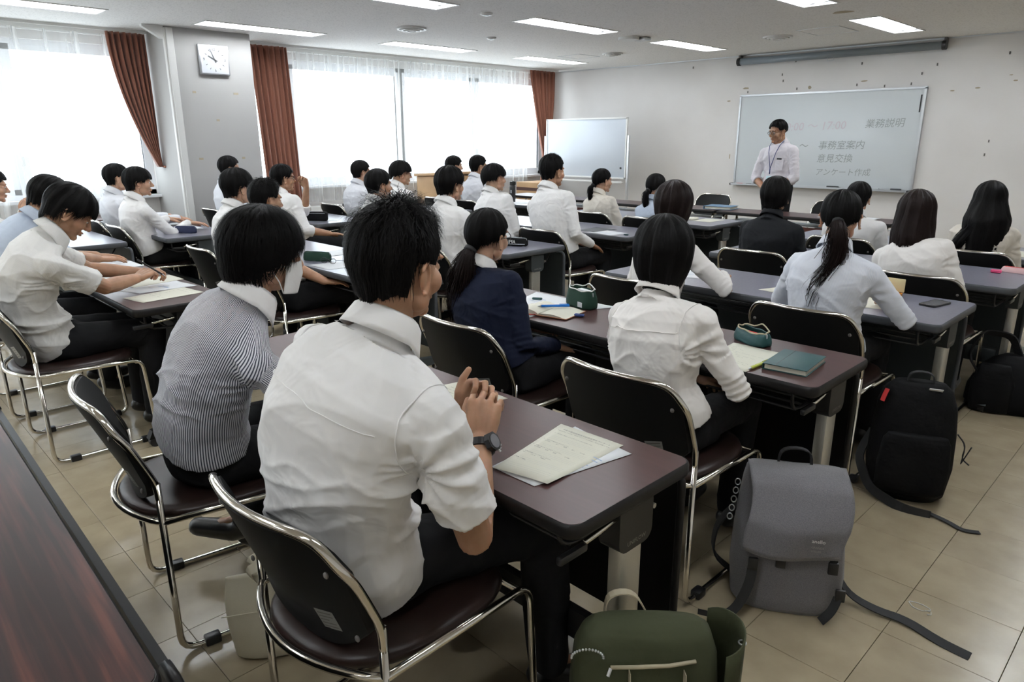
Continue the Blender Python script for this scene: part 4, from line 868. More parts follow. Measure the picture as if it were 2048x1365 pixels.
class Person: pass
def person(name_label, hip, rz, top, look=0, pitch=0, tilt=0, arms=('lap', 'lap'), sleeve='long', shirt='shirt', style='short', female=False, lod=1, skin='skin', hair='hair', glasses=False, mask=False, scale=1.0,
           elbow=None, hands=(25, 25), group=None, stripe=False, feet=True, collar=True, standing=False, legs=None, slouch=.03, hairx=None, fold=1.0, shoulder=None, roll_sh=0, trouser='trouser', shoe='shoe', face=False, category='person', handup=None, wide=1.0, hem=.05):
    hx, hy = hip; psi = rad(rz); Rz = rotz(psi); Rt = Rz @ np.array((1, 0, 0)); Fw = Rz @ np.array((0, 1, 0)); Up = np.array((0, 0, 1.0))
    hz = .53 if not standing else .93; H = np.array((hx, hy, hz)); base = (hx, hy, 0); top = np.array(top, float); fs = .93 if female else 1.0; fs *= scale; w = fs * wide
    # head frame
    Rh = rotz(-rad(look)) @ rotx(-rad(pitch)) @ roty(rad(tilt)); hs = scale * (.97 if female else 1.0)
    Hc = top - Rh @ np.array((0, 0, .135)) * hs
    NB = Hc + Rh @ np.array((0, -.028, -.070)) * hs + np.array((0, 0, -.052)) * hs + (-Fw * .012)
    # spine
    mid = (H + NB) / 2 - Fw * slouch * 1.0; C1 = 2 * mid - (H + NB) / 2 * 1.0
    def spine(t): return (1 - t) ** 2 * H + 2 * t * (1 - t) * C1 + t * t * NB
    shR = nrm(rotz(-rad(shoulder if shoulder is not None else 0)) @ Rt + np.array((0, 0, 1)) * math.sin(rad(roll_sh)))
    def axes(t):
        T = nrm(spine(min(t + .02, 1)) - spine(max(t - .02, 0))); X = nrm((1 - t) * Rt + t * shR); X = nrm(X - T * (X @ T)); return T, X, np.cross(T, X)
    tab = [(-.04, .160, .118), (.04, .168, .122), (.14, .168, .120), (.3, .152, .110), (.48, .158, .113), (.66, .172, .118), (.80, .172, .110), (.90, .142, .090), (.98, .080, .068)]
    if female: tab = [(-.04, .168, .120), (.04, .172, .122), (.14, .166, .116), (.32, .138, .100), (.48, .145, .108), (.66, .160, .114), (.80, .158, .100), (.90, .126, .080), (.98, .068, .060)]
    def torso(m, inf, t0=-.05):
        rings = []
        for (t, a, b) in tab:
            if t < t0 - .08: continue
            t = max(t, t0); tt = max(0, t); p = spine(tt) + (np.array((0, 0, t * .5)) if t < 0 else 0); T, X, Y = axes(tt); ring = []
            for k in range(24):
                q = 2 * PI * k / 24; cx_, sy = math.cos(q), math.sin(q); pw = 2.5; rr_ = (abs(cx_) ** pw + abs(sy) ** pw) ** (-1 / pw)
                ring.append(p + X * cx_ * rr_ * (a * w + inf) + Y * sy * rr_ * (b * fs + inf))
            rings.append(ring)
        loft(m, rings)
    ts = .86; sw_ = (.176 if not female else .150) * w; T8, X8, Y8 = axes(ts); Sp = spine(ts)
    S = {}; E = {}; Wr = {}
    la, lb = .285 * fs, .245 * fs
    for side, sg in (('L', -1), ('R', 1)):
        tgt = arms[0 if sg < 0 else 1]; fwd = .03 if not isinstance(tgt, str) or tgt != 'side' else 0
        S[side] = Sp + X8 * sg * sw_ + Y8 * 0 + Fw * fwd * .7 + Up * (-.028)
        if isinstance(tgt, str):
            W = {'lap': H + Fw * .26 + Rt * sg * .10 + Up * .105, 'desk': H + Fw * .42 + Rt * sg * .14 + Up * .225, 'side': H + Rt * sg * .25 + Fw * .1, 'front': H + Fw * .17 + Rt * sg * .06 + Up * (-.02), 'knee': H + Fw * .36 + Rt * sg * .13 + Up * .105}[tgt]
        else: W = np.array(tgt, float)
        pole = (elbow or {}).get(side); pole = np.array(pole, float) if pole is not None else (-Up * .9 - Fw * .35 + Rt * sg * .45)
        E[side], Wr[side] = ik(S[side], W, la, lb, pole)
    vox = {0: .0052, 1: .008, 2: .011}[lod]
    # ---- body: torso+legs under the clothes, then fine head and arms
    hipJ = {s: H + Rt * sg * .085 for s, sg in (('L', -1), ('R', 1))}; knee = {}; ank = {}; toe = {}
    for s, sg in (('L', -1), ('R', 1)):
        if standing: knee[s] = np.array((hx, hy, .49)) + Rt * sg * .09 + Fw * .02; ank[s] = np.array((hx, hy, .085)) + Rt * sg * .10 - Fw * .01; toe[s] = ank[s] + Fw * .15 - Up * .055 + Rt * sg * .02
        else:
            lg = (legs or {}).get(s); kn = H + Fw * .42 * fs + Rt * sg * .11 - Up * .02; an = np.array((kn[0], kn[1], .085)) - Fw * .04; to = an + Fw * .15 - Up * .055
            if lg: kn, an, to = [np.array(q, float) for q in lg]
            knee[s], ank[s], toe[s] = kn, an, to
    b = MB(); torso(b, -.028); 
    for s in 'LR': capchain(b, [hipJ[s], knee[s], ank[s]], [.060, .045, .030]); cap(b, Sp, S[s], .045, .04); cap(b, S[s], E[s], .036, .034); cap(b, ank[s], toe[s], .025, .02)
    capchain(b, [NB - Up * .03, NB + (Hc - NB) * .35 + Up * .0], [.048 * fs, .045 * fs])
    V, F = remesh(b, .02, 1); B = MB(); B.add(V, [tuple(q) for q in F] if isinstance(F, np.ndarray) else F)
    hv, hf = head_mesh(female, {0: .0032, 1: .0042, 2: .0055}[lod]); B.add((hv * hs) @ Rh.T + Hc, [tuple(q) for q in hf])
    nk = MB(); capchain(nk, [NB - Up * .01, NB * .45 + (Hc + Rh @ np.array((0, -.018, -.055)) * hs) * .55, Hc + Rh @ np.array((0, -.022, -.03)) * hs], [.055 * (.83 if female else 1) * scale, .055 * (.82 if female else 1) * scale, .056 * (.85 if female else 1) * scale], 20)
    V, F = remesh(nk, .008, 1); B.add(V, [tuple(q) for q in F])
    for k_, (s, sg) in enumerate((('L', -1), ('R', 1))):
        fa = MB(); bare = sleeve in ('short', 'rolled'); d = Wr[s] - E[s]
        if bare: capchain(fa, [S[s] * .45 + E[s] * .55, E[s], E[s] + d * .3, E[s] + d * .75, Wr[s]], np.array([.040, .038, .038, .030, .025]) * fs, 16, flat=1.0)
        else: capchain(fa, [E[s] + d * .5, Wr[s]], [.03 * fs, .025 * fs], 12)
        hd = (handup or {}).get(s); yv, zh = (hd[0], hd[1]) if hd else (nrm(d) * .55 + Fw * .45 - Up * .25, Up + Rt * sg * .15)
        cu = hands[k_]; kw = hd[2] if hd and len(hd) > 2 else {}
        hm = hand_mb(curl=cu, side=sg, s=fs * .98, **kw); place(hm, basis(yv, zh), Wr[s]); fa.join(hm)
        V, F = remesh(fa, {0: .0034, 1: .0042, 2: .0055}[lod], 1, .5); B.add(V, [tuple(q) for q in F])
    body = obj('person', B, M[skin], None, True, name_label, category, group, loc=base)
    loc0 = np.array(base)
    def child(name, V, F, m, smooth=True, **k):
        mb_ = MB(); mb_.add(np.asarray(V) - loc0, F if not isinstance(F, np.ndarray) else [tuple(q) for q in F]); return obj(name, mb_, m, body, smooth, **k)
    # ---- shirt
    m = MB(); torso(m, .010, hem); cap(m, Sp, Sp + X8 * 0.001, .08 * fs, .08 * fs); _cd = nrm(Hc - NB + Fw * .035); tube(m, [NB - _cd * .05, NB + _cd * .012], [.088 * fs, .064 * (.84 if female else 1) * scale], 20)
    for s, sg in (('L', -1), ('R', 1)):
        cap(m, Sp + X8 * sg * .05 - Up * .02, S[s], .082 * fs, .060 * fs); capchain(m, [NB - Up * .050 + X8 * sg * .02, S[s] * .5 + (NB - Up * .05) * .5 + Up * .008, S[s] + Up * .004], np.array([.056, .056, .054]) * fs)
        d = E[s] - S[s]; f_ = Wr[s] - E[s]
        if sleeve == 'short': tube(m, [S[s] - d * .08, S[s], S[s] + d * .35, S[s] + d * .74], np.array([.040, .066, .064, .068]) * fs, 20)
        elif sleeve == 'rolled': capchain(m, [S[s], S[s] + d * .5, E[s]], np.array([.062, .055, .052]) * fs, 18); tube(m, [E[s] - f_ * .02, E[s] + f_ * .06, E[s] + f_ * .28], np.array([.050, .053, .055]) * fs, 20)
        else: capchain(m, [S[s], S[s] + d * .5, E[s], E[s] + f_ * .4], np.array([.061, .053, .047, .044]) * fs, 18); tube(m, [E[s] + f_ * .4, E[s] + f_ * .8, E[s] + f_ * .86, E[s] + f_ * .97], np.array([.043, .040, .036, .036]) * fs, 18)
    V, F = remesh(m, vox, 3, .5)
    Fa = F if isinstance(F, np.ndarray) else None
    # keep the shirt off the neck, then fold it
    nn = vnormals(V, F); seed = abs(hash(name_label)) % 9999 if False else sum(ord(ch) for ch in name_label)
    loc = (V - H) @ np.array([Rt, Fw, Up]).T
    am = {0: .020, 1: .011, 2: .008}[lod] * fold
    dn = fold_noise(loc, seed, am, [(.5, .2, .85), (-.6, .1, .8), (.15, .3, .95)], 15 if lod == 0 else 20); low = np.clip((.42 - loc[:, 2]) / .3, 0, 1); dn += fold_noise(loc, seed + 5, am * .8, [(.1, .1, 1.0)], 38) * low
    for s in 'LR':   # creases running out of the armpit and round the elbow
        A = (S[s] - Up * .09 - H) @ np.array([Rt, Fw, Up]).T; r_ = np.linalg.norm(loc - A, axis=1); v_ = (loc - A); ang = np.arctan2(v_[:, 2], v_[:, 0] + 1e-6)
        dn += (np.abs(np.sin(ang * 5 + seed)) ** 3) * np.exp(-((r_ - .06) / .045) ** 2) * am * .6
        El = (E[s] - H) @ np.array([Rt, Fw, Up]).T; r2 = np.linalg.norm(loc - El, axis=1); al = v_ @ nrm((E[s] - S[s]) @ np.array([Rt, Fw, Up]).T); dn += (np.sin(al * 130) ** 2) * np.exp(-(r2 / .07) ** 2) * am * .7
    wt = np.clip((loc[:, 2] - (hem + .02)) / .06, .15, 1)
    for s in 'LR':
        if sleeve != 'short':
            f_ = Wr[s] - E[s]; al_ = np.clip(((V - E[s]) @ f_) / (f_ @ f_), 0, 1); dd = np.linalg.norm(V - (E[s] + al_[:, None] * f_), axis=1); wt = np.where((dd < .07) & (al_ > .05), np.minimum(wt, .55 - .45 * al_), wt)
        d_ = E[s] - S[s]; al_ = np.clip(((V - S[s]) @ d_) / (d_ @ d_), 0, 1); dd = np.linalg.norm(V - (S[s] + al_[:, None] * d_), axis=1); wt = np.where((dd < .085) & (al_ > .5), np.minimum(wt, .6), wt)
    V2 = V + nn * ((dn - am * .75) * wt)[:, None]
    sh = child('shirt', V2, F, M[shirt])
    if stripe:
        val = np.zeros(len(V)); arm = np.zeros(len(V), bool)
        tq = np.linspace(0, 1, 30); sp_ = np.array([(spine(q_) - H) @ np.array([Rt, Fw, Up]).T for q_ in tq]); cyy_ = np.interp(loc[:, 2], sp_[:, 2], sp_[:, 1]); cxx_ = np.interp(loc[:, 2], sp_[:, 2], sp_[:, 0])
        ang = np.arctan2(loc[:, 0] - cxx_, -(loc[:, 1] - cyy_) + .05); val[:] = ang * .155
        for s, sg in (('L', -1), ('R', 1)):
            d = E[s] - S[s]; u = nrm(d); rel = V - S[s]; al = rel @ u; ra = rel - al[:, None] * u; dist = np.linalg.norm(ra, axis=1); e1 = nrm(np.cross(u, Fw)); e2 = np.cross(u, e1)
            msk = (al > .02) & (dist < .085) & ((rel @ shR) * sg > -.035); val[msk] = (np.arctan2(ra @ e1, ra @ e2)[msk]) * .062
            f_ = Wr[s] - E[s]; uf = nrm(f_); rel2 = V - E[s]; al2 = rel2 @ uf; ra2 = rel2 - al2[:, None] * uf; msk2 = (al2 > .0) & (np.linalg.norm(ra2, axis=1) < .07) & (sleeve != 'short'); g1 = nrm(np.cross(uf, Fw)); g2 = np.cross(uf, g1); val[msk2] = (np.arctan2(ra2 @ g1, ra2 @ g2)[msk2]) * .05
        at = sh.data.attributes.new('stripe', 'FLOAT', 'POINT'); at.data.foreach_set('value', (val + 10).astype(np.float32))
    # ---- collar
    if collar:
        cd = nrm(Hc - NB + Fw * .035); cX = nrm(shR - cd * (shR @ cd)); cY = np.cross(cd, cX); rr0 = (.0645 if not female else .0545) * scale; cm = MB(); c0 = NB + cd * .003
        def cf(u, v):
            a = rad(-162 + 324 * u) ; k = abs(2 * u - 1); front = max(0, (k - .55) / .45)
            if v < .4: r_ = rr0 + .001; z = .046 * (v / .4) - front * .012
            else: q = (v - .4) / .6; r_ = rr0 + .003 + .016 * q + front * .012 * q; z = .046 - front * .012 - q * (.056 + .022 * front)
            return c0 + cX * math.sin(a) * r_ - cY * math.cos(a) * (r_ + .002) + cd * (z - .006)
        grid(cm, cf, 41, 9); co = child('collar', cm.V(), cm.f, M[shirt if collar is True else collar]); md = co.modifiers.new('t', 'SOLIDIFY'); md.thickness = .003 * scale
        if stripe and collar is True: at = co.data.attributes.new('stripe', 'FLOAT', 'POINT'); at.data.foreach_set('value', np.tile(np.linspace(0, .4, 41), 9).astype(np.float32))
    # ---- trousers, shoes
    m = MB(); ell(m, H + Fw * (.0 if standing else .01) - Up * .005, (.172 * w, .135, .115) if not standing else (.165 * w, .118, .13), Rz)
    if not standing: loft(m, [[H + Rt * math.cos(q) * a_ * w + Fw * (math.sin(q) * b_ - .012 * (z_ / .1)) + Up * z_ for q in np.linspace(0, 2 * PI, 25)[:-1]] for (z_, a_, b_) in ((-.06, .165, .12), (.03, .168, .122), (.085, .160, .114))])
    if not standing: rbox(m, tuple(H + Fw * .05 - Up * .03), (.33 * w, .22, .115), .05, 3, Rz)
    for s in 'LR':
        cap(m, hipJ[s], knee[s], .088 * fs, .067 * fs); capchain(m, [knee[s], knee[s] * .5 + ank[s] * .5 - Fw * .008, ank[s] + (knee[s] - ank[s]) * .03], np.array([.066, .060, .052]) * fs)
    V, F = remesh(m, .011 if lod == 0 else .015, 2); loc = V - H; V = V + vnormals(V, F) * (fold_noise(loc, seed + 9, .007, [(.7, .7, .2), (.1, .2, 1)], 26))[:, None]
    child('trousers', V, F, M[trouser])
    for s in 'LR':
        m = MB(); d = nrm(toe[s] - ank[s]); capchain(m, [ank[s] - Up * .035 - d * .03, ank[s] - Up * .035 + d * .05, toe[s] + np.array((0, 0, .012))], [.038, .040, .034], 14); cap(m, ank[s] + Up * .01, ank[s] - Up * .03, .038, .038)
        V, F = remesh(m, .007 if lod == 0 else .011, 2)
        if ank[s][2] < .12: V[:, 2] = np.maximum(V[:, 2], .002)
        child('shoe', V, F, M[shoe])
    # ---- hair
    P = dict(STY[style]); 
    if hairx: P.update(hairx)
    hmb = hair_shell(P); V = hmb.V(); r_ = np.random.default_rng(seed); vn = vnormals(V, hmb.f)
    az_ = np.arctan2(V[:, 0], V[:, 1]); V = V + vn * ((np.sin(az_ * 13 + seed + np.sin(V[:, 2] * 30) * .8) * .0028 + np.sin(az_ * 37 + V[:, 2] * 20 + 2 * np.sin(az_ * 5)) * .0018)[:, None]) * np.clip(1 - (V[:, 2] - .11) / .04, 0, 1)[:, None]
    hmb.v = [V]
    ns = {0: 3400, 1: 900, 2: 380}[lod]; wd = {0: .0007, 1: .0012, 2: .0018}[lod]
    strands(hmb, P, ns, seed, wd, lift=P.get('lift', .005), curl=P.get('curl', 0), top_lift=P.get('top', .0), end_jit=P.get('jit', .012), length=P.get('sl', None), nseg=6)
    if style in ('bob', 'mop', 'lob', 'long', 'bowl'): strands(hmb, P, ns // 3, seed + 3, wd * 1.2, lift=.004, end_jit=P.get('jit', .012) * 2.2, frac=(.55, .85), nseg=6)
    ho = child('hair', (hmb.V() * hs) @ Rh.T + Hc, hmb.f, M[hair])
    # ---- face pieces
    def hp(p): return Rh @ (np.array(p) * hs) + Hc
    face = face or lod < 2
    if face or glasses:
        for sg in (-1, 1):
            if face:
                e = MB(); ell(e, (sg * .031, .0770, .004), (.0125, .0125, .0062), n=16, m=10); child('eye', (e.V() * hs) @ Rh.T + Hc, e.f, M['eyewhite'])
                e = MB(); ell(e, (sg * .031, .0855, .0035), (.0052, .005, .0052), n=12, m=8); child('iris', (e.V() * hs) @ Rh.T + Hc, e.f, M['eye'])
                e = MB(); capchain(e, [(sg * .012, .093, .0245), (sg * .028, .092, .029), (sg * .046, .081, .0255)], [.0022, .0026, .0014], 8); child('eyebrow', (e.V() * hs) @ Rh.T + Hc, e.f, M['hair'])
        if face: e = MB(); ell(e, (0, .0945, -.0545), (.018, .0055, .0038), n=14, m=8); ell(e, (0, .0925, -.0640), (.015, .0055, .0040), n=14, m=8); child('lips', (e.V() * hs) @ Rh.T + Hc, e.f, M['lip'])
    if glasses:
        g = MB()
        for sg in (-1, 1):
            tube(g, [(sg * .033 + .024 * math.cos(a) * (1 + .12 * math.cos(2 * a)), .101 - .012 * abs(math.cos(a) * .5 + sg * .0 + .5 * sg * math.cos(a)), .004 + .017 * math.sin(a)) for a in np.linspace(0, 2 * PI, 24, endpoint=False)], .0017, 6, closed=True)
            tube(g, [(sg * .056, .094, .008), (sg * .077, .05, .008), (sg * .082, -.002, .010), (sg * .078, -.016, -.008)], .0016, 6)
        tube(g, [(-.010, .102, .008), (0, .104, .010), (.010, .102, .008)], .0015, 6)
        go = child('glasses', (g.V() * hs) @ Rh.T + Hc, g.f, M['plastic_black'])
        for sg in (-1, 1):
            l = MB(); n = 20; l.add([(sg * .033 + .023 * math.cos(a), .100 - .006, .004 + .016 * math.sin(a)) for a in np.linspace(0, 2 * PI, n, endpoint=False)], [tuple(range(n))]); lo = child('lens', (l.V() * hs) @ Rh.T + Hc, l.f, M['glass']); lo.parent = go
    if mask:
        def mf(u, v):
            a = rad(-76 + 152 * u); x = .0675 * math.sin(a) / math.sin(rad(76)); y = .022 + .094 * math.cos(a) ** .9 * (1 - .22 * abs(v - .40)); z = -.012 - .090 * v - .010 * (1 - abs(2 * u - 1)) * (v - .5) + .002 * math.sin(v * 20)
            return (x, y, z)
        k = MB(); grid(k, mf, 23, 13); mo = child('face_mask', (k.V() * hs) @ Rh.T + Hc, k.f, M['mask']); md = mo.modifiers.new('t', 'SOLIDIFY'); md.thickness = .0015
        for sg in (-1, 1):
            k = MB(); tube(k, [(sg * .067, .046, -.022), (sg * .076, .03, -.022), (sg * .086, .004, -.026)], .0016, 6); tube(k, [(sg * .067, .044, -.098), (sg * .072, .03, -.066), (sg * .086, .002, -.030), (sg * .086, -.014, .0)], .0016, 6); lo = child('ear_loop', (k.V() * hs) @ Rh.T + Hc, k.f, M['mask']); lo.parent = mo
    P_ = Person(); P_.o = body; P_.child = child; P_.Hc = Hc; P_.Rh = Rh; P_.hs = hs; P_.NB = NB; P_.S = S; P_.E = E; P_.W = Wr; P_.H = H; P_.Rt = Rt; P_.Fw = Fw; P_.hp = hp; P_.hair = ho; P_.X8 = X8
    return P_
def tail(P, path, radii, seed, n, name='ponytail', m='hair', width=.0009, spread=.6, wave=.004, band=True):
    """a bunch of hair along a path: solid core plus loose strands"""
    path = np.array(path); r = random.Random(seed); mb_ = MB(); K = 26
    t = np.linspace(0, 1, len(path)); tt = np.linspace(0, 1, K); C = np.stack([np.interp(tt, t, path[:, i]) for i in range(3)], 1)
    for _ in range(3): C[1:-1] = (C[:-2] + 2 * C[1:-1] + C[2:]) / 4
    R = np.interp(tt, t, radii); tube(mb_, C, R * .8, 14, flat=.7); T, A, B = frames(C)
    for i in range(n):
        a = r.uniform(0, 2 * PI); q = math.sqrt(r.uniform(.3, 1)); k0 = r.randrange(0, K // 2); k1 = min(K - 1, k0 + r.randrange(8, K)); ph = r.uniform(0, 6); pts = []
        for k in range(k0, k1 + 1): f = (k - k0) / max(1, k1 - k0); pts.append(C[k] + (A[k] * math.cos(a) + .7 * B[k] * math.sin(a)) * R[k] * q * (1 + spread * f * .3) + np.array((math.sin(ph + k * .5), math.cos(ph + k * .45), 0)) * wave * f)
        pts = np.array(pts[::2] + [pts[-1]]); cc = pts.mean(0)
        if len(pts) > 2: ribbon(mb_, pts, width, cc)
    P.child(name, mb_.V(), mb_.f, M[m])
    if band: b = MB(); b_ = C[0] + (C[1] - C[0]) * .3; tube(b, [b_ - T[0] * .008, b_ + T[0] * .008], R[0] * 1.02, 12); P.child('hair_tie', b.V(), b.f, M['strap_black'])
# ------------------------------------------------------------------ the class
G1 = 'seated students in rows'
U = (0, 0, 1)
big = person('man in white short-sleeved shirt with black wristwatch, seated nearest the camera, hands clasped', (-1.31, .76), 4, (-1.20, .86, 1.340), look=-9, pitch=4, tilt=3, lod=0, skin='skin_tan', sleeve='short', style='crop',
    arms=((-1.285, 1.085, .785), (-1.155, 1.03, .770)), elbow={'R': (.35, -.1, -1), 'L': (-1, .1, -.8)}, hands=(62, 58), handup={'R': ((-.22, .38, .85), (.52, -.84, .15)), 'L': ((.42, .34, .78), (-.80, .50, .25), dict(thumb_up=True))},
    hairx=dict(top=.030, curl=.006, lift=.009, sl=.055, jit=.004), slouch=.085, scale=1.04, wide=1.12, hem=-.05, shoulder=-8, group=G1, legs=dict(R=((-1.10, 1.20, .50), (-1.06, 1.18, .10), (-1.02, 1.34, .035)), L=((-1.38, 1.20, .50), (-1.42, 1.12, .10), (-1.46, 1.27, .035))))
stripe = person('man in navy pinstriped shirt and white face mask, with a mop of black hair', (-2.12, .74), -6, (-1.89, .90, 1.285), look=10, pitch=8, tilt=2, lod=0, sleeve='long', shirt='stripe', stripe=True, style='mop', mask=True, collar='shirt',
    arms=((-2.15, 1.16, .60), (-1.80, 1.22, .70)), slouch=.06, hem=.13, shoulder=-4, group=G1, hairx=dict(lift=.010, jit=.020, top=.006, mess=.16), legs=dict(R=((-1.90, 1.14, .50), (-2.20, .86, .20), (-2.36, .76, .13)), L=((-2.26, 1.14, .50), (-2.18, .98, .10), (-2.30, .90, .06))))
navy = person('woman in navy jumper with a low ponytail and glasses, second row', (-2.05, 1.97), 0, (-2.17, 2.00, 1.19), look=-6, tilt=3, female=True, lod=0, shirt='navy', style='tied', glasses=True, collar='shirt', arms=('lap', (-1.93, 2.17, .605)), group=G1, hairx=dict(r=(.088, .106, .102)), wide=1.08, fold=.5)
tail(navy, [navy.hp((0, -.105, -.035)), navy.hp((0, -.135, -.065)), navy.hp((-.01, -.135, -.12)), navy.hp((-.03, -.12, -.20)), navy.hp((-.05, -.12, -.29)), navy.hp((-.055, -.125, -.36))], [.026, .040, .056, .062, .050, .012], 5, 700, m='hair_brown', width=.001, wave=.010, spread=1.2)
bob = person('woman in sheer white blouse with a black bob, beside the green notebook', (-1.25, 1.95), 0, (-1.30, 1.99, 1.222), look=-20, female=True, lod=0, shirt='blouse', style='bob', arms=((-1.30, 2.24, .60), (-1.12, 2.22, .60)), elbow={'R': (1, -.35, -.9)}, group=G1, hairx=dict(lift=.005, jit=.034, mess=.05, len=interp([(0, .178), (22, .185), (34, .28), (60, .35), (90, .362), (180, .365)])), wide=1.1)
writ = person('young man in white short-sleeved shirt bending over his desk to write, left', (-3.93, .72), -2, (-3.78, .93, 1.245), look=12, pitch=38, lod=0, skin='skin_tan', sleeve='short', shirt='fine_stripe', stripe=True, style='bowl', arms=((-4.06, 1.20, .775), (-3.90, 1.13, .775)), elbow={'R': (.6, .1, -1), 'L': (-1, .2, -.8)}, hands=(50, 55),
    handup={'R': ((-.35, .75, .25), (.35, -.3, .9)), 'L': ((.5, .8, .1), (-.2, -.1, 1))}, slouch=.11, hem=-.02, face=True, group=G1)
blu = person('young man in pale blue shirt reading, behind the one who writes', (-4.68, .70), 0, (-4.52, 1.0, 1.262), look=6, pitch=32, lod=1, skin='skin_tan', sleeve='short', shirt='shirt_blue', style='short', arms=((-4.95, 1.22, .765), (-4.74, 1.20, .765)), hands=(12, 12), slouch=.09, group=G1, elbow={'R': (.8, .2, -1)}, handup={'R': ((-.1, .95, -.1), (.1, .1, 1)), 'L': ((.2, .95, -.1), (-.1, .1, 1))})
bob2 = person('woman in white blouse with a dark reddish bob, arm resting on the grey desk', (-2.10, 3.14), 0, (-2.06, 3.22, 1.252), look=-14, female=True, lod=1, shirt='blouse', style='bob', hair='hair_brown', arms=((-2.25, 3.45, .74), (-1.86, 3.42, .755)), elbow={'R': (.9, .2, -.8)}, hands=(20, 40), group=G1, handup={'R': ((-.3, .9, -.1), (.3, .1, .9))})
pony = person('woman in finely striped white shirt with a long wavy ponytail, third row', (-1.19, 3.14), 0, (-1.19, 3.18, 1.252), look=-12, female=True, lod=1, shirt='faint_stripe', stripe=True, style='tied', arms=((-1.32, 3.44, .745), (-1.02, 3.42, .745)), elbow={'R': (.9, -.1, -.9), 'L': (-.9, -.1, -.9)}, hands=(15, 15), group=G1, wide=1.12)
tail(pony, [pony.hp((.005, -.098, .0)), pony.hp((.015, -.135, -.02)), pony.hp((.03, -.140, -.10)), pony.hp((.02, -.135, -.19)), pony.hp((-.015, -.15, -.27)), pony.hp((-.03, -.14, -.34)), pony.hp((.005, -.135, -.42)), pony.hp((.0, -.14, -.45))], [.024, .036, .044, .042, .040, .034, .020, .006], 11, 300, m='hair_brown', width=.0013, wave=.022, spread=1.8)
black = person('person in a black jacket with short rounded black hair, in front of the standing man', (-2.08, 4.43), 0, (-2.09, 4.45, 1.225), look=-12, female=True, lod=1, shirt='suit', style='bowl', arms=('lap', 'lap'), collar='suit', group=G1, wide=1.14, fold=.5, hairx=dict(r=(.100, .114, .110), len=interp([(0, .172), (30, .178), (50, .20), (66, .215), (80, .205), (98, .205), (108, .275), (140, .305), (180, .31)])))
lh = person('woman in white shirt with straight shoulder-length black hair', (-1.10, 4.27), 0, (-1.22, 4.32, 1.19), look=-14, female=True, lod=1, shirt='blouse', style='lob', hair='hair_brown', arms=('lap', 'lap'), group=G1, wide=1.1)
far = person('woman with very long straight black hair down her back, at the right edge', (-1.10, 5.37), 4, (-1.11, 5.40, 1.195), look=-16, female=True, lod=1, shirt='shirt_cream', style='long', arms=('lap', 'lap'), group=G1)
tail(far, [far.hp((-.03, -.105, -.06)), far.hp((-.08, -.115, -.16)), far.hp((-.14, -.12, -.26)), far.hp((-.165, -.12, -.34))], [.050, .055, .050, .020], 21, 260, name='loose_hair', width=.0014, band=False)
0 and tail(far, [far.hp((.03, -.11, -.08)), far.hp((.04, -.13, -.20)), far.hp((.06, -.14, -.30)), far.hp((.05, -.14, -.38))], [.055, .075, .07, .020], 22, 260, name='loose_hair', width=.0014, band=False)
shid = person('person mostly hidden behind the head of the woman with the wavy ponytail', (-1.92, 5.41), 0, (-1.93, 5.44, 1.16), look=-8, lod=2, shirt='shirt', style='short', arms=('lap', 'lap'), group=G1, scale=.95)
curly = person('curly-haired man with rolled white sleeves, hand on his thigh, second row', (-4.02, 2.01), 0, (-4.28, 2.06, 1.225), look=-2, pitch=6, lod=1, skin='skin_tan', sleeve='rolled', style='crop', arms=((-4.25, 2.25, .605), (-3.76, 2.12, .64)), elbow={'R': (.8, -.1, -1)}, group=G1, hands=(10, 14), handup={'R': ((.15, .9, -.15), (.1, .2, 1))}, hairx=dict(top=.016, curl=.009, lift=.010, sl=.05))
hh = person('young man in white shirt with neat black hair, left of the curly-haired man', (-4.72, 2.03), 0, (-4.79, 2.10, 1.278), look=0, lod=1, style='bowl', arms=('lap', 'lap'), group=G1)
ha = person('young man in white shirt with straight cut hair, third row behind the black pencil case', (-3.82, 3.15), 0, (-3.86, 3.2, 1.285), look=2, lod=1, style='bowl', arms=('lap', 'lap'), group=G1)
hd = person('young man with swept-back fringe and pointed profile, third row', (-4.60, 3.15), 0, (-4.73, 3.2, 1.242), look=8, lod=1, skin='skin_tan', style='short', arms=('lap', 'lap'), group=G1, face=True)
hg = person('man with dark-rimmed glasses resting his chin on his hand, beside the pillar', (-6.02, 3.14), 6, (-6.10, 3.10, 1.25), look=10, lod=1, skin='skin_tan', sleeve='rolled', style='short', glasses=True, face=True, arms=((-6.05, 3.30, 1.03), (-5.80, 3.36, .625)), elbow={'L': (-.2, .5, -1)}, hands=(60, 12), group=G1, handup={'L': ((.0, -.2, 1), (-.2, 1, .2)), 'R': ((.2, .9, -.1), (0, .2, 1))})
spiky = person('tall young man with spiky black hair, hand on his thigh, fourth row', (-3.78, 4.27), 0, (-3.90, 4.3, 1.342), look=6, lod=1, skin='skin_tan', sleeve='long', style='crop', arms=('lap', (-3.62, 4.48, .63)), group=G1, scale=1.05, hairx=dict(top=.014, lift=.006, sl=.035), hands=(20, 10))
hm = person('young man with layered black hair, left of the spiky-haired man', (-4.44, 4.26), 0, (-4.58, 4.3, 1.255), look=14, lod=1, style='mop', arms=('lap', 'lap'), group=G1, scale=.98, hairx=dict(len=interp([(0, .180), (25, .185), (45, .20), (60, .205), (76, .165), (92, .165), (108, .225), (140, .255), (180, .26)])))
cream = person('woman in cream blouse with a low black ponytail, fifth row', (-4.34, 5.57), 0, (-4.40, 5.58, 1.184), look=18, female=True, lod=1, shirt='shirt_cream', style='tied', arms=('lap', 'lap'), group=G1, face=True)
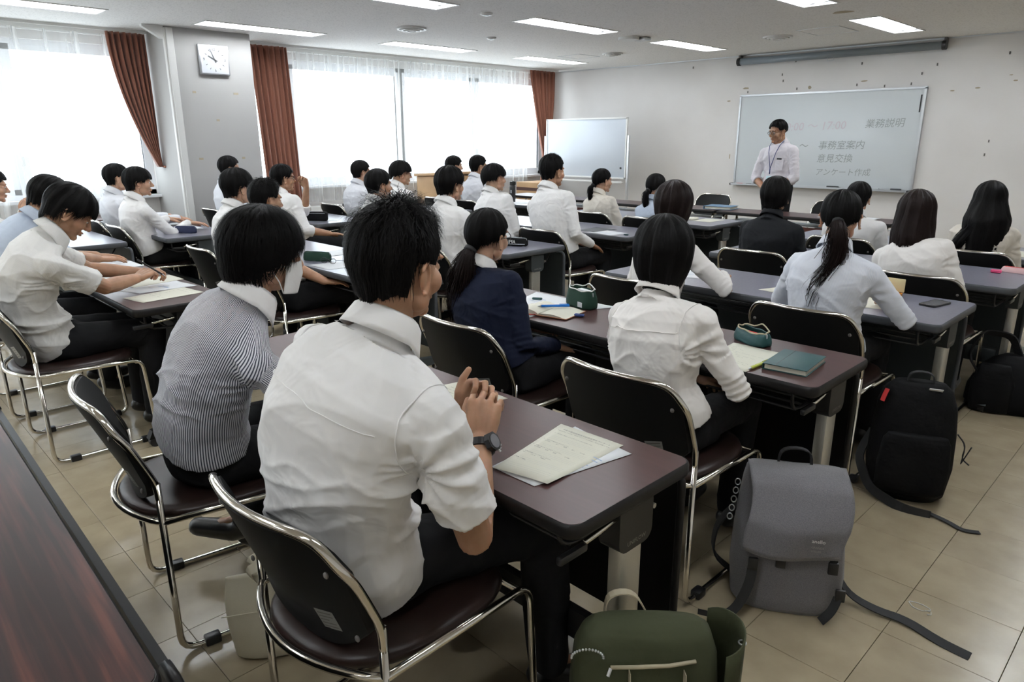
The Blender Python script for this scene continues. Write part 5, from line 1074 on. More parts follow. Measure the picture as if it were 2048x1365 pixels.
tail(cream, [cream.hp((0, -.105, -.03)), cream.hp((0, -.14, -.06)), cream.hp((0, -.14, -.12)), cream.hp((0, -.125, -.20))], [.022, .034, .034, .020], 31, 120, width=.0015)
blue = person('woman in pale blue shirt with a tied-back ponytail, fifth row', (-3.70, 5.53), 0, (-3.75, 5.55, 1.158), look=8, female=True, lod=2, shirt='shirt_blue', style='tied', arms=('lap', 'lap'), group=G1)
tail(blue, [blue.hp((0, -.105, -.02)), blue.hp((0, -.14, -.05)), blue.hp((0, -.14, -.13)), blue.hp((0, -.12, -.24))], [.022, .034, .034, .016], 32, 100, width=.0016)
hj = person('young man in long white sleeves reaching over his desk to the navy pencil case', (-6.42, 1.98), 0, (-6.40, 1.97, 1.25), look=14, lod=1, style='bowl', arms=((-6.85, 2.32, .765), (-6.38, 2.33, .765)), elbow={'R': (.5, -.1, -1), 'L': (-.5, .2, -1)}, hands=(20, 15), group=G1, face=True, handup={'R': ((.35, .9, -.1), (0, .1, 1)), 'L': ((.1, .9, -.1), (0, .1, 1))}, scale=.99)
hk = person('student in white half hidden behind the young man by the swept-back drape', (-7.05, 2.03), 0, (-7.05, 2.0, 1.262), look=8, lod=2, shirt='shirt_cool', style='short', arms=('desk', 'desk'), group=G1)
hi = person('student in white in front of the pillar below the clock', (-7.35, 3.17), 0, (-7.45, 3.2, 1.30), look=16, lod=2, shirt='shirt_cool', style='short', arms=('lap', 'lap'), group=G1)
hf = person('broad-backed young man in greyish white shirt by the window, fourth row', (-6.74, 4.31), 0, (-6.77, 4.36, 1.243), look=12, lod=1, shirt='shirt_cool', sleeve='short', style='short', arms=('lap', 'lap'), group=G1, wide=1.12)
he = person('man with bushy hair and glasses by the window, fourth row', (-6.02, 4.31), 0, (-6.02, 4.36, 1.25), look=22, pitch=4, lod=2, style='mop', glasses=True, arms=('lap', 'lap'), group=G1, hairx=dict(len=interp([(0, .180), (25, .185), (45, .20), (60, .205), (76, .18), (92, .19), (108, .24), (140, .265), (180, .27)])))
hb = person('man half hidden in front of the tan lectern, fifth row', (-6.72, 5.63), 0, (-6.74, 5.66, 1.268), look=20, lod=2, shirt='shirt_cool', style='short', arms=('lap', 'lap'), group=G1)
hc = person('young man with glasses right of the tan lectern, fifth row by the window', (-6.25, 5.63), 0, (-6.30, 5.66, 1.28), look=20, lod=2, skin='skin_tan', shirt='shirt_cool', style='short', glasses=True, arms=('lap', 'lap'), group=G1)
fl_ = person('person cut off by the left edge, clasped hands raised in front of the face', (-6.42, .66), 0, (-6.36, .98, 1.27), look=6, pitch=8, lod=1, style='short', arms=((-6.30, 1.12, .955), (-6.20, 1.10, .945)), hands=(60, 60), group=G1, slouch=.03, elbow={'R': (.6, 0, -1), 'L': (-.6, 0, -1)}, handup={'R': ((-.1, .5, .8), (.7, -.3, .2)), 'L': ((.1, .5, .8), (-.7, -.3, .2))}, face=True)
pres = person('standing man in pale shirt with glasses and a navy lanyard, before the whiteboard', (-3.64, 7.79), 172, (-3.69, 7.72, 1.655), look=-172 + 14, pitch=10, lod=1, skin='skin_tan', sleeve='rolled', shirt='pink_shirt', style='short', glasses=True, face=True, standing=True, arms=('front', 'front'), elbow={'R': (-1, .3, -.6), 'L': (1, .3, -.6)}, hands=(30, 30), slouch=.0, scale=1.0, hairx=dict(len=interp([(0, .115), (30, .14), (50, .165), (68, .195), (80, .17), (98, .17), (112, .215), (150, .24), (180, .24)])))
# lanyard, badge, shirt pocket on the standing man
def on_chest(P, x, dz, out=.012): return P.NB + P.Rt * x + np.array((0, 0, dz)) + P.Fw * out
la = MB(); vt = on_chest(pres, 0, -.27, .150)
for sg in (-1, 1): tube(la, [on_chest(pres, sg * .055, .02, -.03), on_chest(pres, sg * .070, .022, .045), on_chest(pres, sg * .060, -.03, .105), on_chest(pres, sg * .044, -.10, .135), vt], .0045, 6, flat=.4)
tube(la, [vt, vt + np.array((0, 0, -.06))], .006, 6); pres.child('lanyard', la.V(), la.f, M['lanyard'])
bd = MB(); rbox(bd, tuple(vt + pres.Fw * .01 + np.array((0, 0, -.125))), (.062, .004, .09), .002, 2, rotz(rad(172))); pres.child('badge', bd.V(), bd.f, M['badge'])
pk = MB(); rbox(pk, tuple(on_chest(pres, -.085, -.23, .118)), (.10, .006, .12), .003, 2, rotz(rad(172)) @ rotx(.10)); pres.child('breast_pocket', pk.V(), pk.f, M['pink_shirt'])
pk = MB(); rbox(pk, tuple(on_chest(pres, -.085, -.165, .122)), (.06, .01, .018), .004, 2, rotz(rad(172))); pres.child('pocket_pen', pk.V(), pk.f, M['plastic_black'])
# wristwatch of the nearest man
def watch(P, side):
    W, E_ = P.W[side], P.E[side]; d = nrm(W - E_); c = W - d * .022; hd = nrm(np.array((.52, -.84, .15)) - d * (np.array((.52, -.84, .15)) @ d)); X = np.cross(d, hd); m = MB()
    pr = [c + (hd * math.cos(a) * .028 + X * math.sin(a) * .034) for a in np.linspace(0, 2 * PI, 30, endpoint=False)]
    n = len(pr); V = []; F = []
    for i, p in enumerate(pr):
        o = nrm(p - c); V += [p - d * .011, p + d * .011, p + o * .004 + d * .010, p + o * .004 - d * .010]
    for i in range(n):
        j = (i + 1) % n
        for k in range(4): F.append((i * 4 + k, i * 4 + (k + 1) % 4, j * 4 + (k + 1) % 4, j * 4 + k))
    m.add(V, F); st = P.child('watch_strap', m.V(), m.f, M['plastic_black'], smooth=False)
    side_d = nrm(X * .75 + hd * .25); Rm = np.array([np.cross(d, side_d), d, side_d]).T; q = c + side_d * .038
    m = MB(); prism(m, [(.024 * math.cos(a), .024 * math.sin(a)) for a in np.linspace(0, 2 * PI, 9)[:-1] + .39], -.006, .008, o=q, X=Rm[:, 0], Y=Rm[:, 1], Z=Rm[:, 2]); cs = P.child('watch_case', m.V(), m.f, M['phone'], smooth=False)
    m = MB(); prism(m, [(.017 * math.cos(a), .017 * math.sin(a)) for a in np.linspace(0, 2 * PI, 21)[:-1]], .008, .0095, o=q, X=Rm[:, 0], Y=Rm[:, 1], Z=Rm[:, 2]); o = P.child('watch_dial', m.V(), m.f, M['phone_glass'], smooth=False); o.parent = cs
    for k in (-1, 0, 1): m = MB(); b = q + Rm[:, 0] * .025 + Rm[:, 1] * k * .009; tube(m, [b, b + Rm[:, 0] * .006], .003, 8); o = P.child('watch_button', m.V(), m.f, M['alu']); o.parent = cs
watch(big, 'R')
# yoke and back pleat seams of the nearest shirt are geometry laid on the cloth
def seam(P, pts, w=.0016, name='seam', m='shirt', lift=.002):
    sh = [c for c in P.o.children if c.name.startswith('shirt')][0]; me = sh.data; n = len(me.vertices); V = np.empty(n * 3, np.float32); me.vertices.foreach_get('co', V); V = V.reshape(-1, 3) + np.array(P.o.location); NR = np.empty(n * 3, np.float32); me.vertices.foreach_get('normal', NR); NR = NR.reshape(-1, 3)
    out = []
    for p in pts:
        d = np.linalg.norm(V - p, axis=1); ix = np.argsort(d)[:6]; out.append(V[ix].mean(0) + NR[ix].mean(0) * lift)
    out = np.array(out); out[1:-1] = (out[:-2] + out[1:-1] * 2 + out[2:]) / 4
    mb_ = MB(); tube(mb_, out, w, 6, flat=.5); P.child(name, mb_.V(), mb_.f, M[m])
def seams(P, m='shirt'):
    T = lambda x, y, z: P.H + (P.NB - P.H) * z + P.Rt * x + P.Fw * y
    seam(P, [T(0, -.17, .80) + P.X8 * x for x in np.linspace(-.20, .20, 40)], m=m, name='yoke_seam')
    for s, sg in (('L', -1), ('R', 1)):
        S_, E_ = P.S[s], P.E[s]; u = nrm(E_ - S_); e1 = nrm(np.cross(u, P.Fw)); e2 = np.cross(u, e1); c = S_ + u * .0
        f2 = np.cross(P.X8, np.array((0, 0, 1.0))); seam(P, [S_ - P.X8 * sg * .012 + (np.array((0, 0, 1.0)) * math.sin(a) + f2 * math.cos(a)) * .10 - np.array((0, 0, .03)) for a in np.linspace(-.9, PI + .9, 34)], m=m, name='armhole_seam', w=.0024)
seams(big); seams(stripe, 'stripe') if False else None; seams(bob, 'blouse')
# ------------------------------------------------------------------ papers, pencil cases, bags, boxes
TZ = .7005
def paper(c4, m, label, z=TZ + .0008, curl=0, printed=None, seed=0, cat='paper', name='paper_sheet', group=None):
    """c4: corners near-left, near-right, far-right, far-left on the desk"""
    c = [np.array((*p, 0.0)) for p in c4]; base = sum(c) / 4; base[2] = z
    r = random.Random(seed)
    def fn(u, v, dz=0):
        p = c[0] * (1 - u) * (1 - v) + c[1] * u * (1 - v) + c[2] * u * v + c[3] * (1 - u) * v
        return (p[0] - base[0], p[1] - base[1], curl * ((1 - v) ** 3 * (.5 + u * .5)) + .0012 * math.sin(u * 3 + seed) ** 2 + dz)
    t = MB(); grid(t, fn, 9, 9); o = obj(name, t, m, smooth=True, label=label, cat=cat, group=group); o.location = base
    md = o.modifiers.new('t', 'SOLIDIFY'); md.thickness = .0004
    if printed:
        q = MB()
        for (u0, u1, v0, v1) in printed: n = 5; V = [fn(u0 + (u1 - u0) * k / n, vv, .0006) for vv in (v0, v1) for k in range(n + 1)]; q.add(V, [(k, k + 1, n + 2 + k, n + 1 + k) for k in range(n)])
        obj('printed_marks', q, M['print'] if printed[0][3] - printed[0][2] < .013 else M['print_blue'], o, kind='stuff')
    return o, fn
def lines(seed, n, v0=.06, v1=.92, ux=(.1, .9), thick=.004):
    r = random.Random(seed); out = []
    for k in range(n):
        v = v1 - (v1 - v0) * k / (n - 1)
        u = ux[0] + r.uniform(0, .08)
        while u < ux[1] - .05:
            w = r.uniform(.03, .16); out.append((u, min(ux[1], u + w), v - thick, v)); u += w + r.uniform(.01, .08)
            if r.random() < .2: break
    return out
o, fn = paper([(-1.124, 1.041), (-.972, 1.069), (-.984, 1.371), (-1.191, 1.363)], M['paper'], 'cream printed survey sheet, the upper of two on the nearest desk', z=TZ + .002, curl=.006, name='survey_sheet')
def on_sheet(P4, txt, size, u, v, m, parent, extrude=0):
    c = [np.array((*p, 0)) for p in P4]; p = c[0] * (1 - u) * (1 - v) + c[1] * u * (1 - v) + c[2] * u * v + c[3] * (1 - u) * v; X = nrm(c[2] - c[3]); base = sum(c) / 4
    return text_obj(txt, size, m, (p[0] - base[0], p[1] - base[1], .0042 + .006 * (1 - v) ** 3), X, np.cross((0, 0, 1), X), parent)
P4 = [(-1.160, 1.062), (-.958, 1.069), (-.984, 1.371), (-1.191, 1.363)]
on_sheet(P4, '市役所職場体験見学会参加学生アンケート', .0082, .13, .90, M['print'], o)
on_sheet(P4, '今後の参考にするため、下記のアンケートへの回答にご協力をお願いします。', .0050, .08, .865, M['print'], o)
for k, (tx, v) in enumerate((('１．見学会に参加しようと思ったきっかけは何ですか。', .80), ('２．今日の見学会はいかがでしたか。', .64), ('　　大変良い　・　良い　・　普通　・　悪い　　　その他', .615), ('３．印象に残ったことを教えてください。', .49), ('　　窓口業務　・　見学　・　説明　　　　　その他', .465), ('４．将来の進路について考えていますか。', .34), ('　　はい　・　いいえ　・　検討中', .315), ('５．ご意見・ご感想', .2))): on_sheet(P4, tx, .0052, .10, v, M['print'], o)
q = MB()
for v in (.76, .735, .71, .585, .56, .535, .44, .415, .39, .285, .26, .235, .16, .13, .10):
    V = [fn(.10 + .78 * k / 8, vv, .0008) for vv in (v, v + .0016) for k in range(9)]; q.add(V, [(k, k + 1, 10 + k, 9 + k) for k in range(8)])
obj('ruled_lines', q, M['print_faint'], o, kind='stuff')
paper([(-1.135, 1.048), (-.993, 1.048), (-.939, 1.344), (-1.152, 1.377)], M['paper_w'], 'white sheet lying under the cream survey sheet on the nearest desk', seed=2, printed=[(.1, .9, .12, .14), (.6, .95, .5, .512), (.62, .95, .55, .562), (.6, .9, .6, .612), (.6, .95, .65, .662), (.6, .95, .7, .712)])
paper([(-1.72, 1.13), (-1.50, 1.13), (-1.44, 1.40), (-1.66, 1.40)], M['paper'], 'cream sheet half hidden behind the clasped hands', seed=3, printed=lines(3, 14))
# desk B, navy woman side
paper([(-2.29, 2.165), (-2.09, 2.165), (-2.16, 2.58), (-2.44, 2.58)], M['paper_w'], 'white printed handout under the open notebook', seed=4, printed=[(.2, .5, .72, .74), (.25, .6, .66, .675), (.2, .5, .6, .61), (.1, .4, .4, .41)])
paper([(-2.14, 2.47), (-2.0, 2.47), (-1.93, 2.60), (-2.10, 2.60)], M['paper_w'], 'small corner of white paper under the green pencil case', seed=5)
nb = empty('open_notebook', (-2.10, 2.30, TZ + .003), rad(12), 'open notebook with blank cream pages and a blue pen lying across', 'notebook')
t = MB(); rbox(t, (0, 0, .002), (.29, .185, .004), .0015, 2); obj('cover', t, M['leather'], nb, auto=40)
for s in (-1, 1):
    def pg(u, v, s=s): x = s * (.002 + .140 * u); return (x, -.088 + .176 * v, .004 + .014 * math.sin(min(1, u * 1.15) * PI) ** .7 * (1.3 if s < 0 else .55) + .004 * (1 - u))
    a = MB(); grid(a, pg, 15, 5); b = MB(); b.add([(x, y, .0042) for (x, y, z) in a.V()], [tuple(reversed(f)) for f in a.f]); t = MB(); t.join(a); t.join(b); n = 15 * 5
    br = list(range(15)) + [j * 15 + 14 for j in range(1, 5)] + [4 * 15 + i for i in range(13, -1, -1)] + [j * 15 for j in range(3, 0, -1)]
    t.f += [(br[i], br[(i + 1) % len(br)], br[(i + 1) % len(br)] + n, br[i] + n) for i in range(len(br))]
    obj('page_block', t, M['paper'], nb, auto=50)
t = MB(); tube(t, [(-.01, -.092, .006), (-.04, -.11, .004), (-.05, -.125, .003)], .002, 6); obj('red_ribbon', t, M['red'], nb)
def pen(p0, p1, m, label, r=.0045, tip=True, cat='pen', clip=True):
    p0, p1 = np.array(p0, float), np.array(p1, float); d = p1 - p0; L_ = np.linalg.norm(d); u = d / L_; e = empty('pen', tuple(p0), 0, label, cat)
    t = MB(); tube(t, [u * L_ * .12, u * L_ * .5, u * L_ * .97, u * L_], [r, r, r, r * .7], 12); obj('barrel', t, m, e, smooth=True)
    t = MB(); tube(t, [u * 0, u * L_ * .04, u * L_ * .12], [r * .15, r * .4, r * .9], 10); obj('tip', t, M['alu'], e, smooth=True)
    if clip: t = MB(); s = nrm(np.cross(u, (0, 0, 1))) ; tube(t, [u * L_ * .68 + np.array((0, 0, r * 1.3)), u * L_ * .97 + np.array((0, 0, r * 1.3))], .0012, 6); obj('clip', t, m, e)
    return e
pen((-2.135, 2.265, TZ + .030), (-2.045, 2.385, TZ + .027), M['blue_pen'], 'blue ballpoint pen lying across the open notebook', r=.006)
t = MB(); rbox(t, (0, 0, .008), (.045, .022, .012), .005); o = obj('eraser', t, M['lanyard'], label='small navy eraser beside the open notebook', cat='eraser', auto=40); o.location = (-1.945, 2.335, TZ); o.rotation_euler = (0, 0, .4)
t = MB(); rbox(t, (0, 0, .006), (.05, .016, .010), .004); o = obj('correction_tape', t, M['teal'], label='small dark teal correction tape on the white handout', cat='stationery', auto=40); o.location = (-2.31, 2.45, TZ + .002); o.rotation_euler = (0, 0, .5)
def pouch(name, loc, rz, sx, sy, sz, m, label, top=.55, zipm=None, cat='pencil case', open_=False):
    e = empty(name, loc, rad(rz), label, cat); rings = []
    for k, f in enumerate((0, .12, .35, .6, .8, .93, 1.0)):
        h = f; w = (1 - f ** 2.2 * (1 - top)); x = [.93, 1, 1, .98, .95, .90, .86][k]; ring = []
        for q in range(28): a = 2 * PI * q / 28; c, s_ = math.cos(a), math.sin(a); p = 3.4; rr_ = (abs(c) ** p + abs(s_) ** p) ** (-1 / p); ring.append((c * rr_ * sx / 2 * x + .002 * math.sin(q * 2 + k), s_ * rr_ * sy / 2 * w * (1 + .05 * math.sin(q + k * 2)), h * sz + .003 * math.sin(q * 1.3 + k)))
        rings.append(ring)
    t = MB(); loft(t, rings, caps=not open_)
    if open_:
        t.f.append(tuple(range(27, -1, -1)))
        ins = [[(p[0] * .95, p[1] * .88, max(p[2], .004)) for p in r_] for r_ in rings[::-1]]; loft(t, [rings[-1]] + ins, caps=False)
    obj('pouch_body', t, m, e, smooth=True)
    if zipm:
        t = MB()
        if open_:
            rg = [np.array(p) + (0, 0, .002) for p in rings[-1]]; rg = [(p[0], p[1] * 1.05, p[2] + .018 * math.exp(-((p[0] / sx * 2 - .2) / .5) ** 2) * (1 if p[1] > 0 else -.2)) for p in rg]; tube(t, rg, .003, 6, closed=True)
        else: tube(t, [(-sx * .42, 0, sz + .001), (0, 0, sz + .002), (sx * .42, 0, sz + .001)], .003, 6)
        obj('zip', t, M[zipm], e, smooth=True)
        t = MB(); rbox(t, (sx * .46, 0, sz * .8), (.006, .008, .022), .002); obj('zip_pull', t, M['alu'], e)
    return e
gp = pouch('pencil_case', (-2.07, 2.50, TZ), -14, .185, .085, .085, M['green_case'], 'open green fabric pencil case with a white zip on the walnut desk', top=.72, zipm='white', open_=True)
t = MB(); rbox(t, (.045, -.0440, .022), (.034, .002, .024), .001, rot=rotx(.0)); obj('label_patch', t, M['paper_w'], gp)
t = MB(); rbox(t, (.02, .0, .070), (.08, .03, .03), .004); obj('packet_inside', t, M['paper_w'], gp)
for k in range(3): t = MB(); tube(t, [(-.07, -.01 + k * .012, .05), (.03, -.012 + k * .012, .062)], .004, 8); obj('pencil', t, M['yellow' if k == 1 else 'plastic_black'], gp)
# desk B right end
paper([(-1.230, 2.165), (-1.062, 2.135), (-1.058, 2.435), (-1.255, 2.44)], M['paper'], 'cream printed sheet beside the green notebook', seed=7, printed=lines(7, 16, thick=.003))
o, _f = paper([(-1.22, 2.17), (-1.05, 2.142), (-1.048, 2.438), (-1.24, 2.442)], M['paper'], 'second sheet just under the cream sheet beside the green notebook', seed=8, z=TZ + .0002)
bk = empty('notebook', (-.966, 2.332, TZ), rad(6), 'closed green leatherette notebook at the end of the walnut desk', 'notebook')
t = MB(); rbox(t, (0, 0, .0105), (.138, .205, .015), .001); obj('page_block', t, M['paper'], bk)
for z in (.0015, .0205): t = MB(); rbox(t, (0, 0, z), (.146, .214, .003), .0014, 2); obj('cover', t, M['teal'], bk, auto=40)
t = MB(); rbox(t, (-.074, 0, .011), (.003, .214, .021), .0014, 2); obj('spine', t, M['teal'], bk, auto=40)
t = MB(); box2(t, -.0335, -.032, -.1065, .1065, .0218, .0224); obj('stitched_line', t, M['edge_black'], bk)
pen((-1.052, 2.165, TZ + .006), (-1.045, 2.295, TZ + .006), M['yellow'], 'yellow and pale blue mechanical pencil beside the green notebook', r=.006)
tp = pouch('pencil_case', (-1.21, 2.50, TZ), -25, .17, .08, .05, M['teal'], 'open teal pencil case with a tan lining by the blouse sleeve', top=.75, zipm='strap_tan', open_=True)
for k in range(4): t = MB(); tube(t, [(-.07, -.018 + k * .011, .03), (.06, -.016 + k * .011, .036)], .004, 8); obj('pencil', t, M[('yellow', 'plastic_black', 'strap_tan', 'red')[k]], tp)
# desk C
paper([(-1.66, 3.44), (-1.45, 3.40), (-1.36, 3.62), (-1.60, 3.62)], M['paper'], 'cream sheet left of the ponytailed woman on the grey desk', seed=10, printed=lines(10, 10))
paper([(-1.12, 3.40), (-1.004, 3.434), (-1.10, 3.66), (-1.22, 3.66)], M['paper'], 'folded cream sheet under the right arm of the ponytailed woman', seed=11)
pb = empty('pencil_box', (-1.155, 3.72, TZ), rad(-4), 'open orange plastic pencil box with an upright cream lid', 'pencil case')
t = MB()
rr_ = [[(p[0], p[1], z) for p in rrect(.19 * f, .062 * g, .006, 4)] for (z, f, g) in ((0, .94, .86), (.004, .97, .92), (.026, 1, 1), (.026, .96, .88), (.006, .92, .80))]
loft(t, rr_); obj('tray', t, M['orange'], pb, auto=40)
t = MB(); rbox(t, (0, .036, .060), (.192, .006, .066), .003); obj('lid', t, M['yellow_lid'], pb, auto=40)
for k in range(3): t = MB(); tube(t, [(-.08, -.012 + k * .012, .018), (.07, -.010 + k * .010, .021)], .0042, 8); obj('pencil', t, M[('red', 'white', 'leather')[k]], pb)
ph = empty('phone', (-.905, 3.705, TZ), rad(-12), 'black smartphone lying face up at the end of the grey desk', 'phone')
t = MB(); prism(t, rrect(.078, .155, .012, 6), 0, .009, X=(0, 1, 0), Y=(1, 0, 0), Z=(0, 0, 1)); t.f = [tuple(reversed(f)) for f in t.f]; obj('case', t, M['phone'], ph, auto=40); t = MB(); prism(t, rrect(.064, .128, .004, 4), .009, .0095, X=(0, 1, 0), Y=(-1, 0, 0), Z=(0, 0, 1)); obj('screen', t, M['phone_glass'], ph)
ph.rotation_euler = (0, 0, rad(78))
paper([(-2.17, 3.44), (-1.97, 3.50), (-2.06, 3.72), (-2.25, 3.68)], M['paper_w'], 'white handout by the hand of the woman with the reddish bob', seed=12, printed=[(.2, .8, .4, .42), (.2, .7, .6, .612), (.2, .8, .7, .712)])
pen((-1.86, 3.36, TZ + .03), (-1.93, 3.50, TZ + .008), M['pink'], 'pink pen held by the woman with the reddish bob', r=.004)
# desk F and H
paper([(-1.32, 4.66), (-1.16, 4.68), (-1.10, 4.95), (-1.28, 4.95)], M['paper'], 'cream sheet right of the woman with shoulder-length hair', seed=13)
t = MB(); rbox(t, (0, 0, .011), (.055, .030, .018), .006); o = obj('eraser', t, M['pink'], label='hot pink eraser case on the grey desk at the right edge', cat='eraser', auto=40); o.location = (-.90, 4.85, TZ); o.rotation_euler = (0, 0, .2)
pouch('pencil_case', (-.80, 4.93, TZ), -10, .19, .05, .03, M['pale_pink'], 'pale pink fabric pencil case at the right edge', top=.6, zipm='red')
paper([(-1.0, 5.62), (-.80, 5.62), (-.80, 5.92), (-1.0, 5.92)], M['paper'], 'cream sheet on the farthest grey desk, right edge', seed=14)
paper([(-1.72, 5.60), (-1.50, 5.60), (-1.50, 5.90), (-1.72, 5.90)], M['paper'], 'cream sheet on the farthest right desk behind the ponytail', seed=15)
# mid desks
paper([(-3.80, 1.02), (-3.62, 1.06), (-3.66, 1.37), (-3.87, 1.34)], M['paper'], 'cream sheet at the end of the desk of the writing man', seed=20, printed=lines(20, 12))
paper([(-4.02, 1.06), (-3.86, 1.12), (-3.86, 1.41), (-4.08, 1.38)], M['paper_w'], 'white handout with a blue drawing under the writing hands', seed=21, printed=[(.3, .8, .55, .58), (.35, .6, .62, .64), (.3, .5, .4, .41)])
paper([(-4.20, 1.12), (-4.04, 1.15), (-4.10, 1.43), (-4.30, 1.42)], M['paper'], 'small cream sheet behind the writing hands', seed=22)
paper([(-4.66, 1.04), (-4.34, 1.04), (-4.36, 1.36), (-4.66, 1.36)], M['paper_w'], 'large white sheet with a dark stamp before the man in pale blue', seed=23, printed=[(.2, .45, .2, .24)])
paper([(-4.95, 1.14), (-4.72, 1.16), (-4.72, 1.42), (-4.98, 1.42)], M['paper_w'], 'white sheet under the hand of the man in pale blue', seed=24)
pen((-3.93, 1.28, TZ + .06), (-4.03, 1.18, TZ + .15), M['plastic_black'], 'black pen held by the writing man', r=.0045)
gc = pouch('pencil_case', (-4.13, 2.29, TZ), 28, .20, .06, .055, M['green_case'], 'dark green tube-shaped pencil case beside the eyeglasses', top=.6, zipm='green_case')
paper([(-4.02, 2.16), (-3.78, 2.16), (-3.74, 2.40), (-3.98, 2.42)], M['paper_w'], 'white paper under the folded eyeglasses', seed=25)
paper([(-4.42, 2.42), (-4.22, 2.42), (-4.20, 2.64), (-4.42, 2.64)], M['paper_w'], 'white sheet behind the green tube pencil case', seed=26)
eg = empty('eyeglasses', (-3.96, 2.27, TZ + .003), rad(20), 'black-rimmed eyeglasses lying on white paper beside the green pencil case', 'glasses'); t = MB()
for s in (-1, 1):
    tube(t, [(s * .034 + .024 * math.cos(a), .003 * math.cos(a), .019 + .017 * math.sin(a)) for a in np.linspace(0, 2 * PI, 22, endpoint=False)], .0018, 6, closed=True)
obj('rims', t, M['plastic_black'], eg, smooth=True); t = MB(); tube(t, [(-.010, 0, .022), (0, 0, .025), (.010, 0, .022)], .0015, 6); obj('bridge', t, M['plastic_black'], eg)
for s in (-1, 1): t = MB(); tube(t, [(s * .058, .002, .022), (s * .060, .06, .015), (s * .056, .12, .003)], .0018, 6); obj('temple', t, M['plastic_black'], eg, smooth=True)
bc = pouch('pencil_case', (-3.70, 3.66, TZ), 22, .23, .09, .055, M['black_cloth'], 'black pencil case with white lettering on the grey desk', top=.7, zipm='alu'); text_obj('PUMA', .034, M['white'], (-.055, -.0465, .022), (1, 0, 0), (0, .25, 1), bc)
t = MB(); tube(t, [(-.11, -.046, .018), (0, -.049, .016), (.11, -.044, .018)], .0018, 6); obj('piping', t, M['alu'], bc, smooth=True)
pouch('pencil_case', (-6.20, 2.23, TZ), 34, .20, .06, .055, M['navy_case'], 'navy pencil case under the reaching hand, left', top=.6, zipm='navy_case')
paper([(-6.62, 2.22), (-6.40, 2.22), (-6.40, 2.46), (-6.62, 2.46)], M['paper_w'], 'white sheet beside the navy pencil case', seed=30); paper([(-7.1, 2.2), (-6.84, 2.2), (-6.84, 2.45), (-7.1, 2.45)], M['paper_w'], 'white sheet on the desk by the swept-back drape', seed=31)
bx = empty('pencil_case', (-6.20, 3.47, TZ), rad(38), 'black box-shaped pencil case standing on the bright desk', 'pencil case'); t = MB(); rbox(t, (0, 0, .045), (.21, .06, .09), .02, 3); obj('pouch_body', t, M['black_cloth'], bx, auto=40); t = MB(); tube(t, [(-.09, -.031, .075), (.09, -.031, .075)], .0025, 6); obj('zip', t, M['alu'], bx)
paper([(-6.45, 3.36), (-6.28, 3.36), (-6.05, 3.6), (-6.3, 3.62)], M['paper_w'], 'white sheet beside the black box-shaped pencil case', seed=32)
paper([(-7.0, 4.72), (-6.78, 4.72), (-6.78, 5.0), (-7.0, 5.0)], M['paper_w'], 'white sheet on the desk of the pair by the window', seed=33)
# row 4/5 middle
paper([(-3.95, 4.66), (-3.72, 4.66), (-3.72, 4.95), (-3.95, 4.95)], M['edge_gray'], 'dark grey folder on the grey desk right of the spiky-haired man', seed=34, cat='folder', name='folder')
paper([(-3.80, 4.62), (-3.52, 4.60), (-3.50, 4.80), (-3.78, 4.84)], M['paper_w'], 'printed handout beside the dark folder', seed=35, printed=[(.2, .8, .3, .34), (.2, .6, .5, .512), (.5, .9, .7, .712)])
paper([(-4.45, 4.68), (-4.2, 4.68), (-4.2, 4.9), (-4.45, 4.9)], M['paper_w'], 'white sheet left of the spiky-haired man', seed=36)
t = MB(); rbox(t, (0, 0, .005), (.04, .015, .009), .003); o = obj('eraser', t, M['teal'], label='small turquoise eraser on the grey desk beside the handout', cat='eraser', auto=40); o.location = (-3.44, 4.70, TZ)
paper([(-3.62, 5.98), (-3.42, 5.98), (-3.42, 6.25), (-3.62, 6.25)], M['paper'], 'cream sheet at the end of the desk of the woman in pale blue', seed=37); paper([(-4.15, 5.85), (-3.93, 5.85), (-3.93, 6.15), (-4.15, 6.15)], M['paper'], 'cream sheet between the two women of the fifth row', seed=38)
t = MB(); rbox(t, (0, 0, .012), (.07, .14, .022), .006); o = obj('tissue_packet', t, M['green_case'] if False else M['paper'], label='pale packet on the cream sheet of the woman in pale blue', cat='packet', auto=40); o.location = (-3.66, 6.05, TZ)
bt = empty('bottle', (-6.33, 6.25, TZ), 0, 'tall black drinks bottle standing on the grey desk by the window', 'bottle'); t = MB(); tube(t, [(0, 0, 0), (0, 0, .01), (0, 0, .19), (0, 0, .205)], [.034, .038, .038, .032], 20); obj('bottle_body', t, M['plastic_black'], bt, auto=40)
t = MB(); tube(t, [(0, 0, .205), (0, 0, .25)], .034, 20); obj('cap', t, M['plastic_black'], bt, auto=40); t = MB(); tube(t, roundpath([(.03, 0, .21), (.055, 0, .215), (.055, 0, .25), (.0, 0, .255)], .01), .005, 6); obj('carry_loop', t, M['plastic_black'], bt, smooth=True); t = MB(); rbox(t, (.012, -.036, .13), (.014, .004, .04), .001); obj('bottle_label', t, M['paper_w'], bt)
paper([(-6.32, 6.12), (-6.05, 6.12), (-6.05, 6.40), (-6.28, 6.40)], M['paper_w'], 'white sheet beside the black bottle', seed=39)
